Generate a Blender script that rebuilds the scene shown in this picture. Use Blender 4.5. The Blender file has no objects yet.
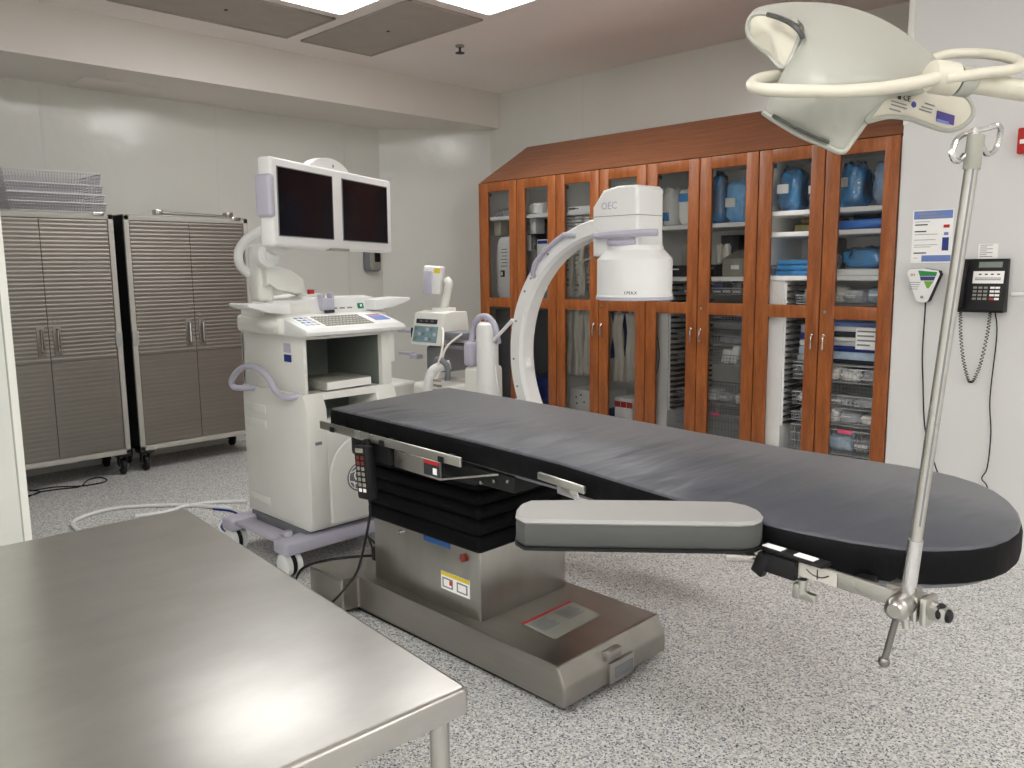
import bpy, bmesh, math, random
from mathutils import Vector, Matrix, noise
random.seed(7)
D = bpy.data; SC = bpy.context.scene; COL = SC.collection
PI = math.pi

# ------------------------------------------------------------------ camera
F, PITCH, ROLL, YAW, HCAM = 815.1, 8.121, -0.656, 44.755, 1.45
th, ya, ro = (math.radians(a) for a in (PITCH, YAW, ROLL))
FW = Vector((-math.sin(ya) * math.cos(th), math.cos(ya) * math.cos(th), -math.sin(th)))
R0 = Vector((math.cos(ya), math.sin(ya), 0)); U0 = R0.cross(FW)
RT = math.cos(ro) * R0 + math.sin(ro) * U0; UP = -math.sin(ro) * R0 + math.cos(ro) * U0
CAMP = Vector((0, 0, HCAM))
cd = D.cameras.new('camera'); cam = D.objects.new('camera', cd); COL.objects.link(cam)
cam.matrix_world = Matrix(((RT.x, UP.x, -FW.x, 0), (RT.y, UP.y, -FW.y, 0), (RT.z, UP.z, -FW.z, HCAM), (0, 0, 0, 1)))
cd.sensor_width = 36; cd.lens = 36 * F / 1024; cd.clip_start = 0.02; cd.clip_end = 60
SC.camera = cam
def ray(x, y): return RT * ((x - 512) / F) - UP * ((y - 384) / F) + FW
def atX(x, y, X): d = ray(x, y); return CAMP + d * (X / d.x)
def atY(x, y, Y): d = ray(x, y); return CAMP + d * (Y / d.y)
def atZ(x, y, Z): d = ray(x, y); return CAMP + d * ((Z - HCAM) / d.z)
def atD(x, y, t): return CAMP + ray(x, y) * t
def gp(x0, y0, s, a, b): return (x0 + a / s, y0 + b / s)

# ------------------------------------------------------------------ materials
def srgb(r, g, b):
    f = lambda c: (c / 12.92 if c <= .04045 else ((c + .055) / 1.055) ** 2.4)
    return (f(r / 255), f(g / 255), f(b / 255), 1)
def newmat(name):
    m = D.materials.new(name); m.use_nodes = True
    nt = m.node_tree; b = nt.nodes['Principled BSDF']
    return m, nt, b
def N(nt, t, **k):
    n = nt.nodes.new(t)
    for a, v in k.items(): setattr(n, a, v)
    return n
def noise_tex(nt, scale, detail=3, stretch=None, rough=.5, coord='Object'):
    tc = N(nt, 'ShaderNodeTexCoord'); mp = N(nt, 'ShaderNodeMapping')
    if stretch: mp.inputs['Scale'].default_value = stretch
    nt.links.new(tc.outputs[coord], mp.inputs[0])
    n = N(nt, 'ShaderNodeTexNoise'); n.inputs['Scale'].default_value = scale
    n.inputs['Detail'].default_value = detail; n.inputs['Roughness'].default_value = rough
    nt.links.new(mp.outputs[0], n.inputs['Vector'])
    return n
def ramp(nt, src, stops):
    r = N(nt, 'ShaderNodeValToRGB'); e = r.color_ramp.elements
    while len(e) < len(stops): e.new(.5)
    for i, (p, c) in enumerate(stops): e[i].position = p; e[i].color = c
    nt.links.new(src, r.inputs[0]); return r
def bump(nt, b, src, strength=.1, dist=.01):
    bp = N(nt, 'ShaderNodeBump'); bp.inputs['Strength'].default_value = strength
    bp.inputs['Distance'].default_value = dist
    nt.links.new(src, bp.inputs['Height']); nt.links.new(bp.outputs[0], b.inputs['Normal'])
def plain(name, c, rough=.5, metal=0., var=.06, vscale=6., coat=0., bmp=0., bscale=60., spec=.5, stretch=None):
    m, nt, b = newmat(name)
    n = noise_tex(nt, vscale, 3, stretch)
    lo = tuple(x * (1 - var) for x in c[:3]) + (1,); hi = tuple(min(1, x * (1 + var)) for x in c[:3]) + (1,)
    r = ramp(nt, n.outputs[0], [(.3, lo), (.7, hi)])
    nt.links.new(r.outputs[0], b.inputs['Base Color'])
    b.inputs['Roughness'].default_value = rough; b.inputs['Metallic'].default_value = metal
    b.inputs['Coat Weight'].default_value = coat; b.inputs['Specular IOR Level'].default_value = spec
    if bmp:
        n2 = noise_tex(nt, bscale, 2, stretch); bump(nt, b, n2.outputs[0], bmp, .004)
    return m
def steel(name, c, rough=.3, stretch=(1, 1, 1), rv=.12, bmp=.04):
    m, nt, b = newmat(name)
    n = noise_tex(nt, 14, 5, stretch, .6); n2 = noise_tex(nt, 3, 4)
    r = ramp(nt, n.outputs[0], [(.3, tuple(x * .92 for x in c[:3]) + (1,)), (.7, tuple(min(1, x * 1.05) for x in c[:3]) + (1,))])
    nt.links.new(r.outputs[0], b.inputs['Base Color']); b.inputs['Metallic'].default_value = 1
    mr = N(nt, 'ShaderNodeMapRange'); mr.inputs[3].default_value = rough - rv / 2; mr.inputs[4].default_value = rough + rv
    nt.links.new(n2.outputs[0], mr.inputs[0]); nt.links.new(mr.outputs[0], b.inputs['Roughness'])
    if bmp: bump(nt, b, n.outputs[0], bmp, .003)
    return m
def emit(name, c, s):
    m, nt, b = newmat(name); n = noise_tex(nt, 2)
    b.inputs['Base Color'].default_value = c
    b.inputs['Emission Color'].default_value = c; b.inputs['Emission Strength'].default_value = s
    return m
def thin_glass(name, tint=(1, 1, 1, 1), gloss=.06, rough=.02, opac=0., wav=0.):
    m, nt, b = newmat(name); out = nt.nodes['Material Output']
    tr = N(nt, 'ShaderNodeBsdfTransparent'); tr.inputs[0].default_value = tint
    gl = N(nt, 'ShaderNodeBsdfGlossy'); gl.inputs['Roughness'].default_value = rough
    fr = N(nt, 'ShaderNodeFresnel'); fr.inputs[0].default_value = 1.45
    mx = N(nt, 'ShaderNodeMixShader')
    add = N(nt, 'ShaderNodeMath', operation='ADD'); add.inputs[1].default_value = gloss
    nt.links.new(fr.outputs[0], add.inputs[0]); nt.links.new(add.outputs[0], mx.inputs[0])
    nt.links.new(tr.outputs[0], mx.inputs[1]); nt.links.new(gl.outputs[0], mx.inputs[2])
    last = mx
    if opac:
        df = N(nt, 'ShaderNodeBsdfDiffuse'); df.inputs[0].default_value = (.85, .88, .9, 1)
        m2 = N(nt, 'ShaderNodeMixShader'); m2.inputs[0].default_value = opac
        nt.links.new(mx.outputs[0], m2.inputs[1]); nt.links.new(df.outputs[0], m2.inputs[2]); last = m2
    if wav:
        n = noise_tex(nt, 25, 2); bp = N(nt, 'ShaderNodeBump'); bp.inputs['Strength'].default_value = wav
        nt.links.new(n.outputs[0], bp.inputs['Height']); nt.links.new(bp.outputs[0], gl.inputs['Normal'])
    nt.links.new(last.outputs[0], out.inputs[0])
    return m
M = {}
def wall_mat(name, c, rough, bmp):
    m, nt, b = newmat(name)
    n = noise_tex(nt, 1.3, 2); n2 = noise_tex(nt, 90, 2); n3 = noise_tex(nt, 4.5, 3)
    r = ramp(nt, n.outputs[0], [(.3, tuple(x * .96 for x in c[:3]) + (1,)), (.7, c)])
    nt.links.new(r.outputs[0], b.inputs['Base Color']); b.inputs['Roughness'].default_value = rough
    mx = N(nt, 'ShaderNodeMath', operation='MULTIPLY_ADD'); mx.inputs[1].default_value = .06
    nt.links.new(n2.outputs[0], mx.inputs[0]); nt.links.new(n3.outputs[0], mx.inputs[2])
    bump(nt, b, mx.outputs[0], bmp, .02)
    return m
M['wall'] = wall_mat('white_wall_panel', srgb(228, 229, 223), .15, .22)
M['seam'] = plain('panel_seam', srgb(218, 220, 215), .4, var=.02)
M['wallr'] = wall_mat('white_wall_panel_right', srgb(222, 222, 221), .3, .12)
M['ceil'] = wall_mat('ceiling_paint', srgb(250, 243, 239), .8, .03)
M['wallb'] = wall_mat('white_wall_bounce', srgb(250, 249, 246), .5, .05)  # unseen walls made extra white to bounce light into the cabinets
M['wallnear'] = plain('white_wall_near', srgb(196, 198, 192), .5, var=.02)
M['trimw'] = plain('white_trim', srgb(212, 213, 206), .5, var=.02)
M['soffit'] = wall_mat('soffit_paint', srgb(232, 227, 221), .75, .03)
def floor_mat():
    m, nt, b = newmat('speckled_floor')
    tc = N(nt, 'ShaderNodeTexCoord')
    def vor(s):
        v = N(nt, 'ShaderNodeTexVoronoi'); v.inputs['Scale'].default_value = s
        nt.links.new(tc.outputs['Object'], v.inputs['Vector'])
        sp = N(nt, 'ShaderNodeSeparateColor'); nt.links.new(v.outputs['Color'], sp.inputs[0]); return sp
    a = vor(165); c = vor(215); d = vor(120)
    r1 = ramp(nt, a.outputs[0], [(0, srgb(138, 142, 152)), (.10, srgb(182, 184, 186)), (.25, srgb(210, 210, 207)), (.62, srgb(234, 233, 230)), (.9, srgb(200, 196, 188))])
    r2 = ramp(nt, c.outputs[1], [(0, (1, 1, 1, 1)), (.085, (0, 0, 0, 1))])
    r3 = ramp(nt, d.outputs[2], [(0, srgb(30, 34, 44)), (.45, srgb(70, 76, 92)), (.75, srgb(84, 92, 118)), (.9, srgb(120, 122, 128))])
    for r in (r1, r2, r3): r.color_ramp.interpolation = 'CONSTANT'
    mx = N(nt, 'ShaderNodeMix', data_type='RGBA')
    nt.links.new(r2.outputs[0], mx.inputs[0]); nt.links.new(r1.outputs[0], mx.inputs[6]); nt.links.new(r3.outputs[0], mx.inputs[7])
    nt.links.new(mx.outputs[2], b.inputs['Base Color'])
    b.inputs['Roughness'].default_value = .38
    n = noise_tex(nt, 120, 2); bump(nt, b, n.outputs[0], .08, .004)
    return m
M['floor'] = floor_mat()
def wood(name, lo, hi, stretch, sc=9):
    m, nt, b = newmat(name)
    n = noise_tex(nt, sc, 6, stretch, .62); n2 = noise_tex(nt, sc * 5, 3, stretch, .6)
    r = ramp(nt, n.outputs[0], [(.28, lo), (.52, tuple((a + c) / 2 for a, c in zip(lo, hi))), (.72, hi)])
    r2 = ramp(nt, n2.outputs[0], [(.35, (.72, .68, .62, 1)), (.6, (1, 1, 1, 1))])
    mx = N(nt, 'ShaderNodeMix', data_type='RGBA', blend_type='MULTIPLY'); mx.inputs[0].default_value = .7
    nt.links.new(r.outputs[0], mx.inputs[6]); nt.links.new(r2.outputs[0], mx.inputs[7])
    nt.links.new(mx.outputs[2], b.inputs['Base Color']); b.inputs['Roughness'].default_value = .38
    return m
M['wood'] = wood('cherry_wood', srgb(126, 66, 28), srgb(176, 103, 50), (4, 4, .45))
M['woodtop'] = wood('cherry_wood_top', srgb(104, 62, 38), srgb(150, 94, 62), (.4, 4, 4))
M['white'] = plain('white_plastic', srgb(234, 235, 234), .38, var=.02)
M['cream'] = plain('warm_white_plastic', srgb(231, 231, 225), .42, var=.02)
M['shell'] = plain('lamp_shell_paint', srgb(166, 167, 158), .32, var=.02)
M['lampcream'] = plain('lamp_cream', srgb(206, 202, 186), .4, var=.02)
M['inner'] = plain('cabinet_inner', srgb(251, 251, 249), .5, var=.02)
M['lav'] = plain('lavender_plastic', srgb(186, 184, 200), .4, var=.03)
M['lavd'] = plain('grey_plastic', srgb(120, 122, 128), .5, var=.03)
M['black'] = plain('black_plastic', srgb(22, 22, 24), .5, var=.1, spec=.3)
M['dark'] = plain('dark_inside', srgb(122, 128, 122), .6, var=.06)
M['rubber'] = plain('black_rubber', srgb(20, 20, 22), .7, var=.1)
M['navyside'] = plain('black_paint', srgb(34, 38, 36), .5, var=.08)
M['pad'] = plain('black_pad_fabric', srgb(58, 59, 64), .5, var=.08, vscale=3, bmp=.12, bscale=500)
M['bellow'] = plain('black_bellows', srgb(12, 12, 14), .65, var=.1, spec=.1)
M['armtop'] = plain('grey_vinyl', srgb(150, 149, 147), .5, var=.03)
M['armside'] = plain('dark_grey_fabric', srgb(74, 76, 74), .75, var=.05)
M['steel'] = steel('brushed_steel', (.42, .41, .385, 1), .28, (1, 1, .15), .04)
M['steelb'] = steel('brushed_steel_base', (.37, .352, .322, 1), .28, (.15, 1, 1), .04)
M['darksteel'] = steel('dark_steel', (.22, .21, .2, 1), .3)
M['table'] = steel('worn_steel_top', (.47, .46, .435, 1), .29, (1, .5, 1), .05, 0)
M['rail'] = steel('rail_steel', (.52, .51, .48, 1), .26, (.2, 1, 1))
M['chrome'] = steel('chrome', (.62, .62, .62, 1), .16, rv=.04, bmp=0)
M['cabdoor'] = steel('ribbed_steel', (.29, .272, .245, 1), .44, (1, .1, 1), .1, .02)
M['cabframe'] = plain('grey_frame_paint', srgb(186, 183, 175), .45, var=.03)
M['wire'] = plain('zinc_wire', srgb(214, 212, 218), .35, metal=.1, var=.05)
M['wired'] = plain('dark_wire', srgb(178, 180, 184), .35, metal=.1, var=.05)
M['screen'] = plain('monitor_glass', srgb(16, 18, 26), .14, var=.2, spec=.25)
M['lcd'] = plain('lcd_teal', srgb(132, 164, 172), .25, var=.12, vscale=60)
M['lcdg'] = plain('lcd_grey_green', srgb(120, 134, 122), .25, var=.05)
M['blue'] = plain('blue_wrap', srgb(62, 150, 214), .45, var=.2, vscale=14, coat=.3, bmp=.3, bscale=30)
M['bluel'] = plain('light_blue_wrap', srgb(128, 186, 236), .45, var=.2, vscale=20, coat=.3, bmp=.3, bscale=30)
M['blueg'] = plain('grey_blue_wrap', srgb(128, 176, 222), .4, var=.25, vscale=16, coat=.4, bmp=.4, bscale=26)
M['navy'] = plain('navy_plastic', srgb(32, 52, 130), .4, var=.1)
M['royal'] = plain('royal_blue_wrap', srgb(58, 124, 214), .4, var=.12, coat=.3)
M['paper'] = plain('white_paper', srgb(250, 250, 248), .6, var=.02)
M['pouch'] = plain('white_pouch', srgb(251, 247, 238), .5, var=.05, vscale=16, bmp=.15, bscale=25)
M['greyp'] = plain('grey_pack', srgb(190, 194, 200), .4, var=.25, vscale=22, bmp=.2, bscale=40)
M['bluep'] = plain('pale_blue_pack', srgb(182, 204, 224), .4, var=.2, vscale=18, bmp=.2, bscale=40)
M['ink'] = plain('dark_ink', srgb(40, 42, 50), .6)
M['inkg'] = plain('grey_ink', srgb(132, 134, 140), .6)
M['red'] = plain('red_paint', srgb(190, 40, 36), .4)
M['darkred'] = plain('dark_red_paint', srgb(120, 44, 36), .35)
M['pink'] = plain('pink_tag', srgb(235, 90, 130), .5)
M['green'] = plain('green_print', srgb(40, 140, 70), .5)
M['greenl'] = plain('lime_print', srgb(120, 176, 60), .5)
M['teal'] = plain('green_button', srgb(0, 120, 88), .4)
M['purple'] = plain('purple_print', srgb(70, 56, 130), .5)
M['yellow'] = plain('yellow_print', srgb(226, 204, 60), .5)
M['bluepr'] = plain('blue_print', srgb(112, 136, 200), .5)
M['bluelab'] = plain('blue_label', srgb(40, 86, 150), .5)
M['bin2'] = plain('grey_joint', srgb(168, 168, 164), .5)
M['olive'] = plain('olive_box', srgb(140, 130, 92), .6, var=.25, vscale=40)
M['bin'] = plain('grey_bin', srgb(150, 150, 140), .5)
M['beige'] = plain('beige_box', srgb(190, 186, 168), .6)
M['panel'] = plain('grey_filter_panel', srgb(176, 168, 160), .6, var=.05, bmp=.3, bscale=300)
M['light'] = emit('light_diffuser', (1, .993, .985, 1), 12.0)
M['glass'] = thin_glass('door_glass', (.98, .99, .99, 1), .0, .03)
M['bag'] = thin_glass('clear_bag', (.98, .99, 1, 1), .03, .14, .03, .9)
M['bagw'] = thin_glass('milky_bag', (.98, .99, 1, 1), .05, .2, .2, .9)
M['bulb'] = plain('lens_grey', srgb(70, 72, 70), .25)

# ------------------------------------------------------------------ mesh builder
def cat(pts, n=6, closed=False):
    P = [Vector(p) for p in pts]; out = []; L = len(P)
    if L < 3: return P
    rng = range(L if closed else L - 1)
    for i in rng:
        if closed: p0, p1, p2, p3 = P[i - 1], P[i], P[(i + 1) % L], P[(i + 2) % L]
        else: p0, p1, p2, p3 = P[max(i - 1, 0)], P[i], P[i + 1], P[min(i + 2, L - 1)]
        for k in range(n):
            t = k / n; t2 = t * t; t3 = t2 * t
            out.append(.5 * ((2 * p1) + (-p0 + p2) * t + (2 * p0 - 5 * p1 + 4 * p2 - p3) * t2 + (-p0 + 3 * p1 - 3 * p2 + p3) * t3))
    if not closed: out.append(P[-1])
    return out
class MB:
    def __init__(s): s.bm = bmesh.new(); s.mi = 0
    def _new(s, fs):
        for f in fs: f.material_index = s.mi
    def m(s, i): s.mi = i; return s
    def box(s, x0, x1, y0, y1, z0, z1, bev=0, seg=2, M4=None):
        co = [(x, y, z) for x in (x0, x1) for y in (y0, y1) for z in (z0, z1)]
        v = [s.bm.verts.new(Vector(c)) for c in co]
        q = [(0, 1, 3, 2), (4, 6, 7, 5), (0, 4, 5, 1), (2, 3, 7, 6), (0, 2, 6, 4), (1, 5, 7, 3)]
        fs = [s.bm.faces.new([v[i] for i in f]) for f in q]
        s._new(fs)
        if bev:
            es = list({e for f in fs for e in f.edges})
            r = bmesh.ops.bevel(s.bm, geom=es, offset=bev, segments=seg, profile=.5, affect='EDGES')
            s._new(r['faces']); vs = list({x for x in r['verts']} | {x for x in v if x.is_valid})
        else: vs = v
        if M4 is not None:
            vv = set()
            for f in (r['faces'] if bev else []): vv.update(f.verts)
            for f in fs:
                if f.is_valid: vv.update(f.verts)
            for x in vv: x.co = M4 @ x.co
        return s
    def obox(s, c, size, M3=None, bev=0, seg=2):
        a, b, d = (k / 2 for k in size)
        M4 = Matrix.Translation(Vector(c)) @ (M3.to_4x4() if M3 is not None else Matrix.Identity(4))
        return s.box(-a, a, -b, b, -d, d, bev, seg, M4)
    def rings(s, rs, cap=True, closed=False):
        vs = [[s.bm.verts.new(p) for p in r] for r in rs]; n = len(vs[0]); fs = []
        for i in range(len(vs) - (0 if closed else 1)):
            A, B = vs[i], vs[(i + 1) % len(vs)]
            for k in range(n): fs.append(s.bm.faces.new((A[k], A[(k + 1) % n], B[(k + 1) % n], B[k])))
        if cap and not closed: fs.append(s.bm.faces.new(vs[0][::-1])); fs.append(s.bm.faces.new(vs[-1]))
        s._new(fs); return s
    def tube(s, pts, r, seg=8, closed=False, cap=True):
        P = [Vector(p) for p in pts]; n = len(P); rr = r if isinstance(r, (list, tuple)) else [r] * n
        T = []
        for i in range(n):
            if closed: t = P[(i + 1) % n] - P[i - 1]
            else: t = P[min(i + 1, n - 1)] - P[max(i - 1, 0)]
            T.append(t.normalized())
        up = Vector((0, 0, 1)) if abs(T[0].z) < .9 else Vector((1, 0, 0))
        u = T[0].cross(up).normalized(); rs = []
        for i in range(n):
            u = (u - T[i] * u.dot(T[i])).normalized(); w = T[i].cross(u)
            rs.append([P[i] + (u * math.cos(2 * PI * k / seg) + w * math.sin(2 * PI * k / seg)) * rr[i] for k in range(seg)])
        return s.rings(rs, cap, closed)
    def cyl(s, p0, p1, r, r2=None, seg=20): return s.tube([p0, p1], [r, r if r2 is None else r2], seg)
    def sph(s, c, r, sc=(1, 1, 1), u=16, v=10):
        rs = []
        for i in range(1, v):
            a = PI * i / v
            rs.append([Vector((c[0] + r * sc[0] * math.sin(a) * math.cos(2 * PI * k / u), c[1] + r * sc[1] * math.sin(a) * math.sin(2 * PI * k / u), c[2] - r * sc[2] * math.cos(a))) for k in range(u)])
        return s.rings(rs)
    def lathe(s, prof, o, ax=(0, 0, 1), seg=32):
        ax = Vector(ax).normalized(); t = Vector((1, 0, 0)) if abs(ax.x) < .9 else Vector((0, 1, 0))
        u = ax.cross(t).normalized(); w = ax.cross(u); o = Vector(o)
        return s.rings([[o + ax * z + (u * math.cos(2 * PI * k / seg) + w * math.sin(2 * PI * k / seg)) * max(r, 1e-4) for k in range(seg)] for r, z in prof])
    def prism(s, poly, f0, f1, bev=0, seg=2, allbev=False):
        """poly: list of 2d points; f0,f1 map a 2d point to the two end faces"""
        a = [s.bm.verts.new(f0(p)) for p in poly]; b = [s.bm.verts.new(f1(p)) for p in poly]; n = len(poly)
        fa = s.bm.faces.new(a[::-1]); fb = s.bm.faces.new(b); fs = [fa, fb]
        for k in range(n): fs.append(s.bm.faces.new((a[k], a[(k + 1) % n], b[(k + 1) % n], b[k])))
        s._new(fs)
        if bev:
            es = set(fa.edges) | set(fb.edges)
            if allbev: es = {e for f in fs for e in f.edges}
            r = bmesh.ops.bevel(s.bm, geom=list(es), offset=bev, segments=seg, profile=.5, affect='EDGES'); s._new(r['faces'])
        return s
    def quad(s, *p):
        f = s.bm.faces.new([s.bm.verts.new(Vector(q)) for q in p]); f.material_index = s.mi; return s
    def grid(s, fn, nu, nv):
        v = [[s.bm.verts.new(fn(i / nu, j / nv)) for j in range(nv + 1)] for i in range(nu + 1)]
        fs = [s.bm.faces.new((v[i][j], v[i + 1][j], v[i + 1][j + 1], v[i][j + 1])) for i in range(nu) for j in range(nv)]
        s._new(fs); return s
    def pillow(s, c, w, d, h, seed=0, amp=.12, p=.55, u=30, v=20, top=1.):
        """soft pack standing on z=c.z, slightly crumpled"""
        rs = []; sg = lambda a, q: math.copysign(abs(a) ** q, a)
        for i in range(1, v):
            a = PI * i / v; zz = -sg(math.cos(a), p); rr = abs(math.sin(a)) ** p; ring = []
            for k in range(u):
                t = 2 * PI * k / u; x = rr * sg(math.cos(t), p); y = rr * sg(math.sin(t), p)
                q = Vector((x * 2.1 + seed * 3.7, y * 2.1, zz * 2.1 + seed)); e = 1 + amp * noise.noise(q) + amp * .5 * noise.noise(q * 2.7) + amp * .25 * noise.noise(q * 6)
                f = 1 + (top - 1) * (zz * .5 + .5)
                ring.append(Vector((c[0] + w / 2 * x * e * f, c[1] + d / 2 * y * e * f, c[2] + h / 2 * (1 + zz * (1 if zz < 0 else e)))))
            rs.append(ring)
        return s.rings(rs)
    def build(s, name, mats, parent=None, smooth=True, ang=38):
        me = D.meshes.new(name); bmesh.ops.recalc_face_normals(s.bm, faces=s.bm.faces); s.bm.to_mesh(me); s.bm.free()
        return link(name, me, mats, parent, smooth, ang)
WM = {}
def link(name, me, mats, parent, smooth=True, ang=38):
    for m in (mats if isinstance(mats, (list, tuple)) else [mats]): me.materials.append(M[m] if isinstance(m, str) else m)
    o = D.objects.new(name, me); COL.objects.link(o)
    if parent is not None:
        W = WM[parent.name]; me.transform(W.inverted()); o.parent = parent; WM[o.name] = W
    else:
        xs = [v.co for v in me.vertices]
        lo = Vector([min(c[i] for c in xs) for i in range(3)]); hi = Vector([max(c[i] for c in xs) for i in range(3)])
        b = Vector(((lo.x + hi.x) / 2, (lo.y + hi.y) / 2, lo.z)); me.transform(Matrix.Translation(-b)); o.location = b
        WM[o.name] = Matrix.Translation(b)
    if smooth:
        me.shade_smooth(); me.set_sharp_from_angle(angle=math.radians(ang))
    return o
def thing(name, label, cat_, loc, group=None):
    o = D.objects.new(name, None); COL.objects.link(o); o.location = loc; o.empty_display_size = .1
    WM[o.name] = Matrix.Translation(Vector(loc)); return tag(o, label, cat_, group)
def tag(o, label, cat_, group=None):
    o['label'] = label; o['category'] = cat_
    if group: o['group'] = group
    return o
def struct(o): o['kind'] = 'structure'; return o
def dup(root, delta, label=None, group=None):
    r = root.copy(); COL.objects.link(r); r.location = Vector(root.location) + Vector(delta)
    WM[r.name] = Matrix.Translation(r.location)
    if label: r['label'] = label
    if group: r['group'] = group
    for ch in list(root.children):
        c = ch.copy(); COL.objects.link(c); c.parent = r; WM[c.name] = WM[r.name]
        for g in list(ch.children):
            d = g.copy(); COL.objects.link(d); d.parent = c; WM[d.name] = WM[r.name]
    return r
FACE_Y = Matrix(((1, 0, 0), (0, 0, -1), (0, 1, 0)))          # seen from -Y
FACE_X = Matrix(((0, 0, 1), (1, 0, 0), (0, 1, 0)))           # seen from +X
FACE_Z = Matrix(((1, 0, 0), (0, 1, 0), (0, 0, 1)))
def text(s, size, loc, M3, mat, parent, name='lettering', align='CENTER', sx=1., ex=.0004, label=None):
    cu = D.curves.new('t', 'FONT'); cu.body = s; cu.size = size; cu.align_x = align; cu.align_y = 'CENTER'; cu.extrude = ex
    cu.resolution_u = 2
    ob = D.objects.new('t', cu); COL.objects.link(ob); bpy.context.view_layer.update()
    me = D.meshes.new_from_object(ob.evaluated_get(bpy.context.evaluated_depsgraph_get()))
    D.objects.remove(ob); D.curves.remove(cu)
    me.name = name; me.materials.clear()
    me.transform(Matrix.Translation(Vector(loc)) @ M3.to_4x4() @ Matrix.Diagonal((sx, 1, 1, 1)))
    return link(name, me, mat, parent, False)
def rotz(a): return Matrix.Rotation(a, 3, 'Z')

# ================================================================== ROOM
ZC, ZS = 3.094, 2.773
XL, YB, YP, XS = -6.52, 5.668, 4.43, -5.757
XR, YN = 2.4, -2.6                       # room behind the camera
XN, YNE = -2.75, .672                    # near left wall
b = MB(); b.box(XL - .1, XR + .1, YN - .1, YB + .1, -.06, 0); struct(b.build('floor', 'floor', smooth=False))
b = MB(); b.box(XL - .1, XR + .1, YN - .1, YB + .1, ZC, ZC + .06); struct(b.build('ceiling', 'ceil', smooth=False))
CH0 = atZ(377.5, 128.5, ZS); CH1 = Vector((-5.88, YB, 0)); CY = 4.81
b = MB(); b.box(XL - .08, XL, YNE, CY, 0, ZC)
b.m(1)
for y in (1.91, 3.19, 4.43): b.box(XL - .001, XL + .0015, y - .012, y + .012, .0, ZS)
wl = struct(b.build('wall_left', ['wall', 'seam'], smooth=False))
b = MB(); p = [(XL, CY), (-5.88, YB), (-5.94, YB + .06), (XL - .08, CY)]
b.prism(p, lambda q: Vector((q[0], q[1], 0)), lambda q: Vector((q[0], q[1], ZC))); struct(b.build('wall_corner', 'wall', smooth=False))
b = MB(); b.box(-5.9, -1.5, YB, YB + .08, 0, ZC)
b.m(1)
for x in (-4.72, -3.5): b.box(x - .012, x + .012, YB - .0015, YB + .001, 2.3, ZC)
struct(b.build('wall_back', ['wall', 'seam'], smooth=False))
b = MB(); b.box(-1.582, XR, YP, YB + .08, 0, ZC); struct(b.build('wall_right', 'wallr', smooth=False))
b = MB(); b.box(-1.586, -1.556, YP - .004, YP + .004, 2.14, ZC, .002); struct(b.build('trim_1', 'cream'))
b = MB(); b.box(XR, XR + .08, YN, YP, 0, ZC); struct(b.build('wall_side', 'wallb', smooth=False))
b = MB(); b.box(XN, XR, YN - .08, YN, 0, ZC); struct(b.build('wall_rear', 'wallb', smooth=False))
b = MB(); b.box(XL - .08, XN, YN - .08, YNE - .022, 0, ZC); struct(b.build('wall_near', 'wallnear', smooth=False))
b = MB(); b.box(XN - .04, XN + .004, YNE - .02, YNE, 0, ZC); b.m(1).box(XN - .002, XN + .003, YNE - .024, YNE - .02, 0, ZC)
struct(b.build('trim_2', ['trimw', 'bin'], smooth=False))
# soffit and its access panel
b = MB(); b.box(XL, XS, YNE, YB, ZS, ZC); struct(b.build('trim_3', 'soffit', smooth=False))
b = MB(); b.box(-6.5, -6.12, 2.08, 2.6, ZS - .006, ZS, .002); struct(b.build('trim_4', 'soffit'))

# ceiling lights, filter panels, sprinkler
def light(x0, x1, y0, y1, label, cat_='ceiling light', g='ceiling light panels', mat='light', nm='ceiling_light', fm='cream'):
    t = thing(nm, label, cat_, ((x0 + x1) / 2, (y0 + y1) / 2, ZC), g)
    f = .022; b = MB()
    for a in ((x0, x1, y0, y0 + f), (x0, x1, y1 - f, y1), (x0, x0 + f, y0, y1), (x1 - f, x1, y0, y1)): b.box(*a, ZC - .014, ZC, .002)
    b.build('frame', fm, t)
    b = MB(); b.box(x0 + f, x1 - f, y0 + f, y1 - f, ZC - .008, ZC - .001); b.build('diffuser' if mat == 'light' else 'filter_panel', mat, t, False)
    return t
light(-4.70, -4.09, 2.0, 3.21, 'lit white ceiling light panel between the two grey ceiling panels')
light(-4.05, -2.83, 3.30, 3.91, 'lit white ceiling light panel nearest the wooden cabinets')
def grey_panel(x0, x1, y0, y1, label):
    t = light(x0, x1, y0, y1, label, 'ceiling panel', 'grey ceiling vent panels', 'panel', 'ceiling_vent', 'panel')
    cx, cy = (x0 + x1) / 2, (y0 + y1) / 2
    b = MB(); b.cyl((cx, cy, ZC - .012), (cx, cy, ZC - .006), .012, seg=10); b.build('knob', 'ink', t)
grey_panel(-5.41, -4.79, 2.0, 3.22, 'grey ceiling vent panel with its near end cut off by the photo top')
grey_panel(-5.41, -4.15, 3.33, 3.95, 'grey ceiling vent panel wholly in view next to the sprinkler')
for i, (x, y) in enumerate([(-.9, .35), (-1.9, -.9), (-.3, -.9), (.9, -1.7), (1.5, .3), (1.6, 2.4)]):  # unseen panels, added and placed to light the room
    light(x - .61, x + .61, y - .3, y + .3, 'unseen ceiling light panel added to light the room')
q = atZ(459.8, 45.5, ZC)
t = thing('sprinkler_head', 'small dark metal sprinkler head hanging from the ceiling', 'sprinkler', (q.x, q.y, ZC))
b = MB(); b.lathe([(.035, 0), (.03, -.012), (.01, -.014)], (q.x, q.y, ZC)); b.build('escutcheon', 'bin', t)
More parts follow.
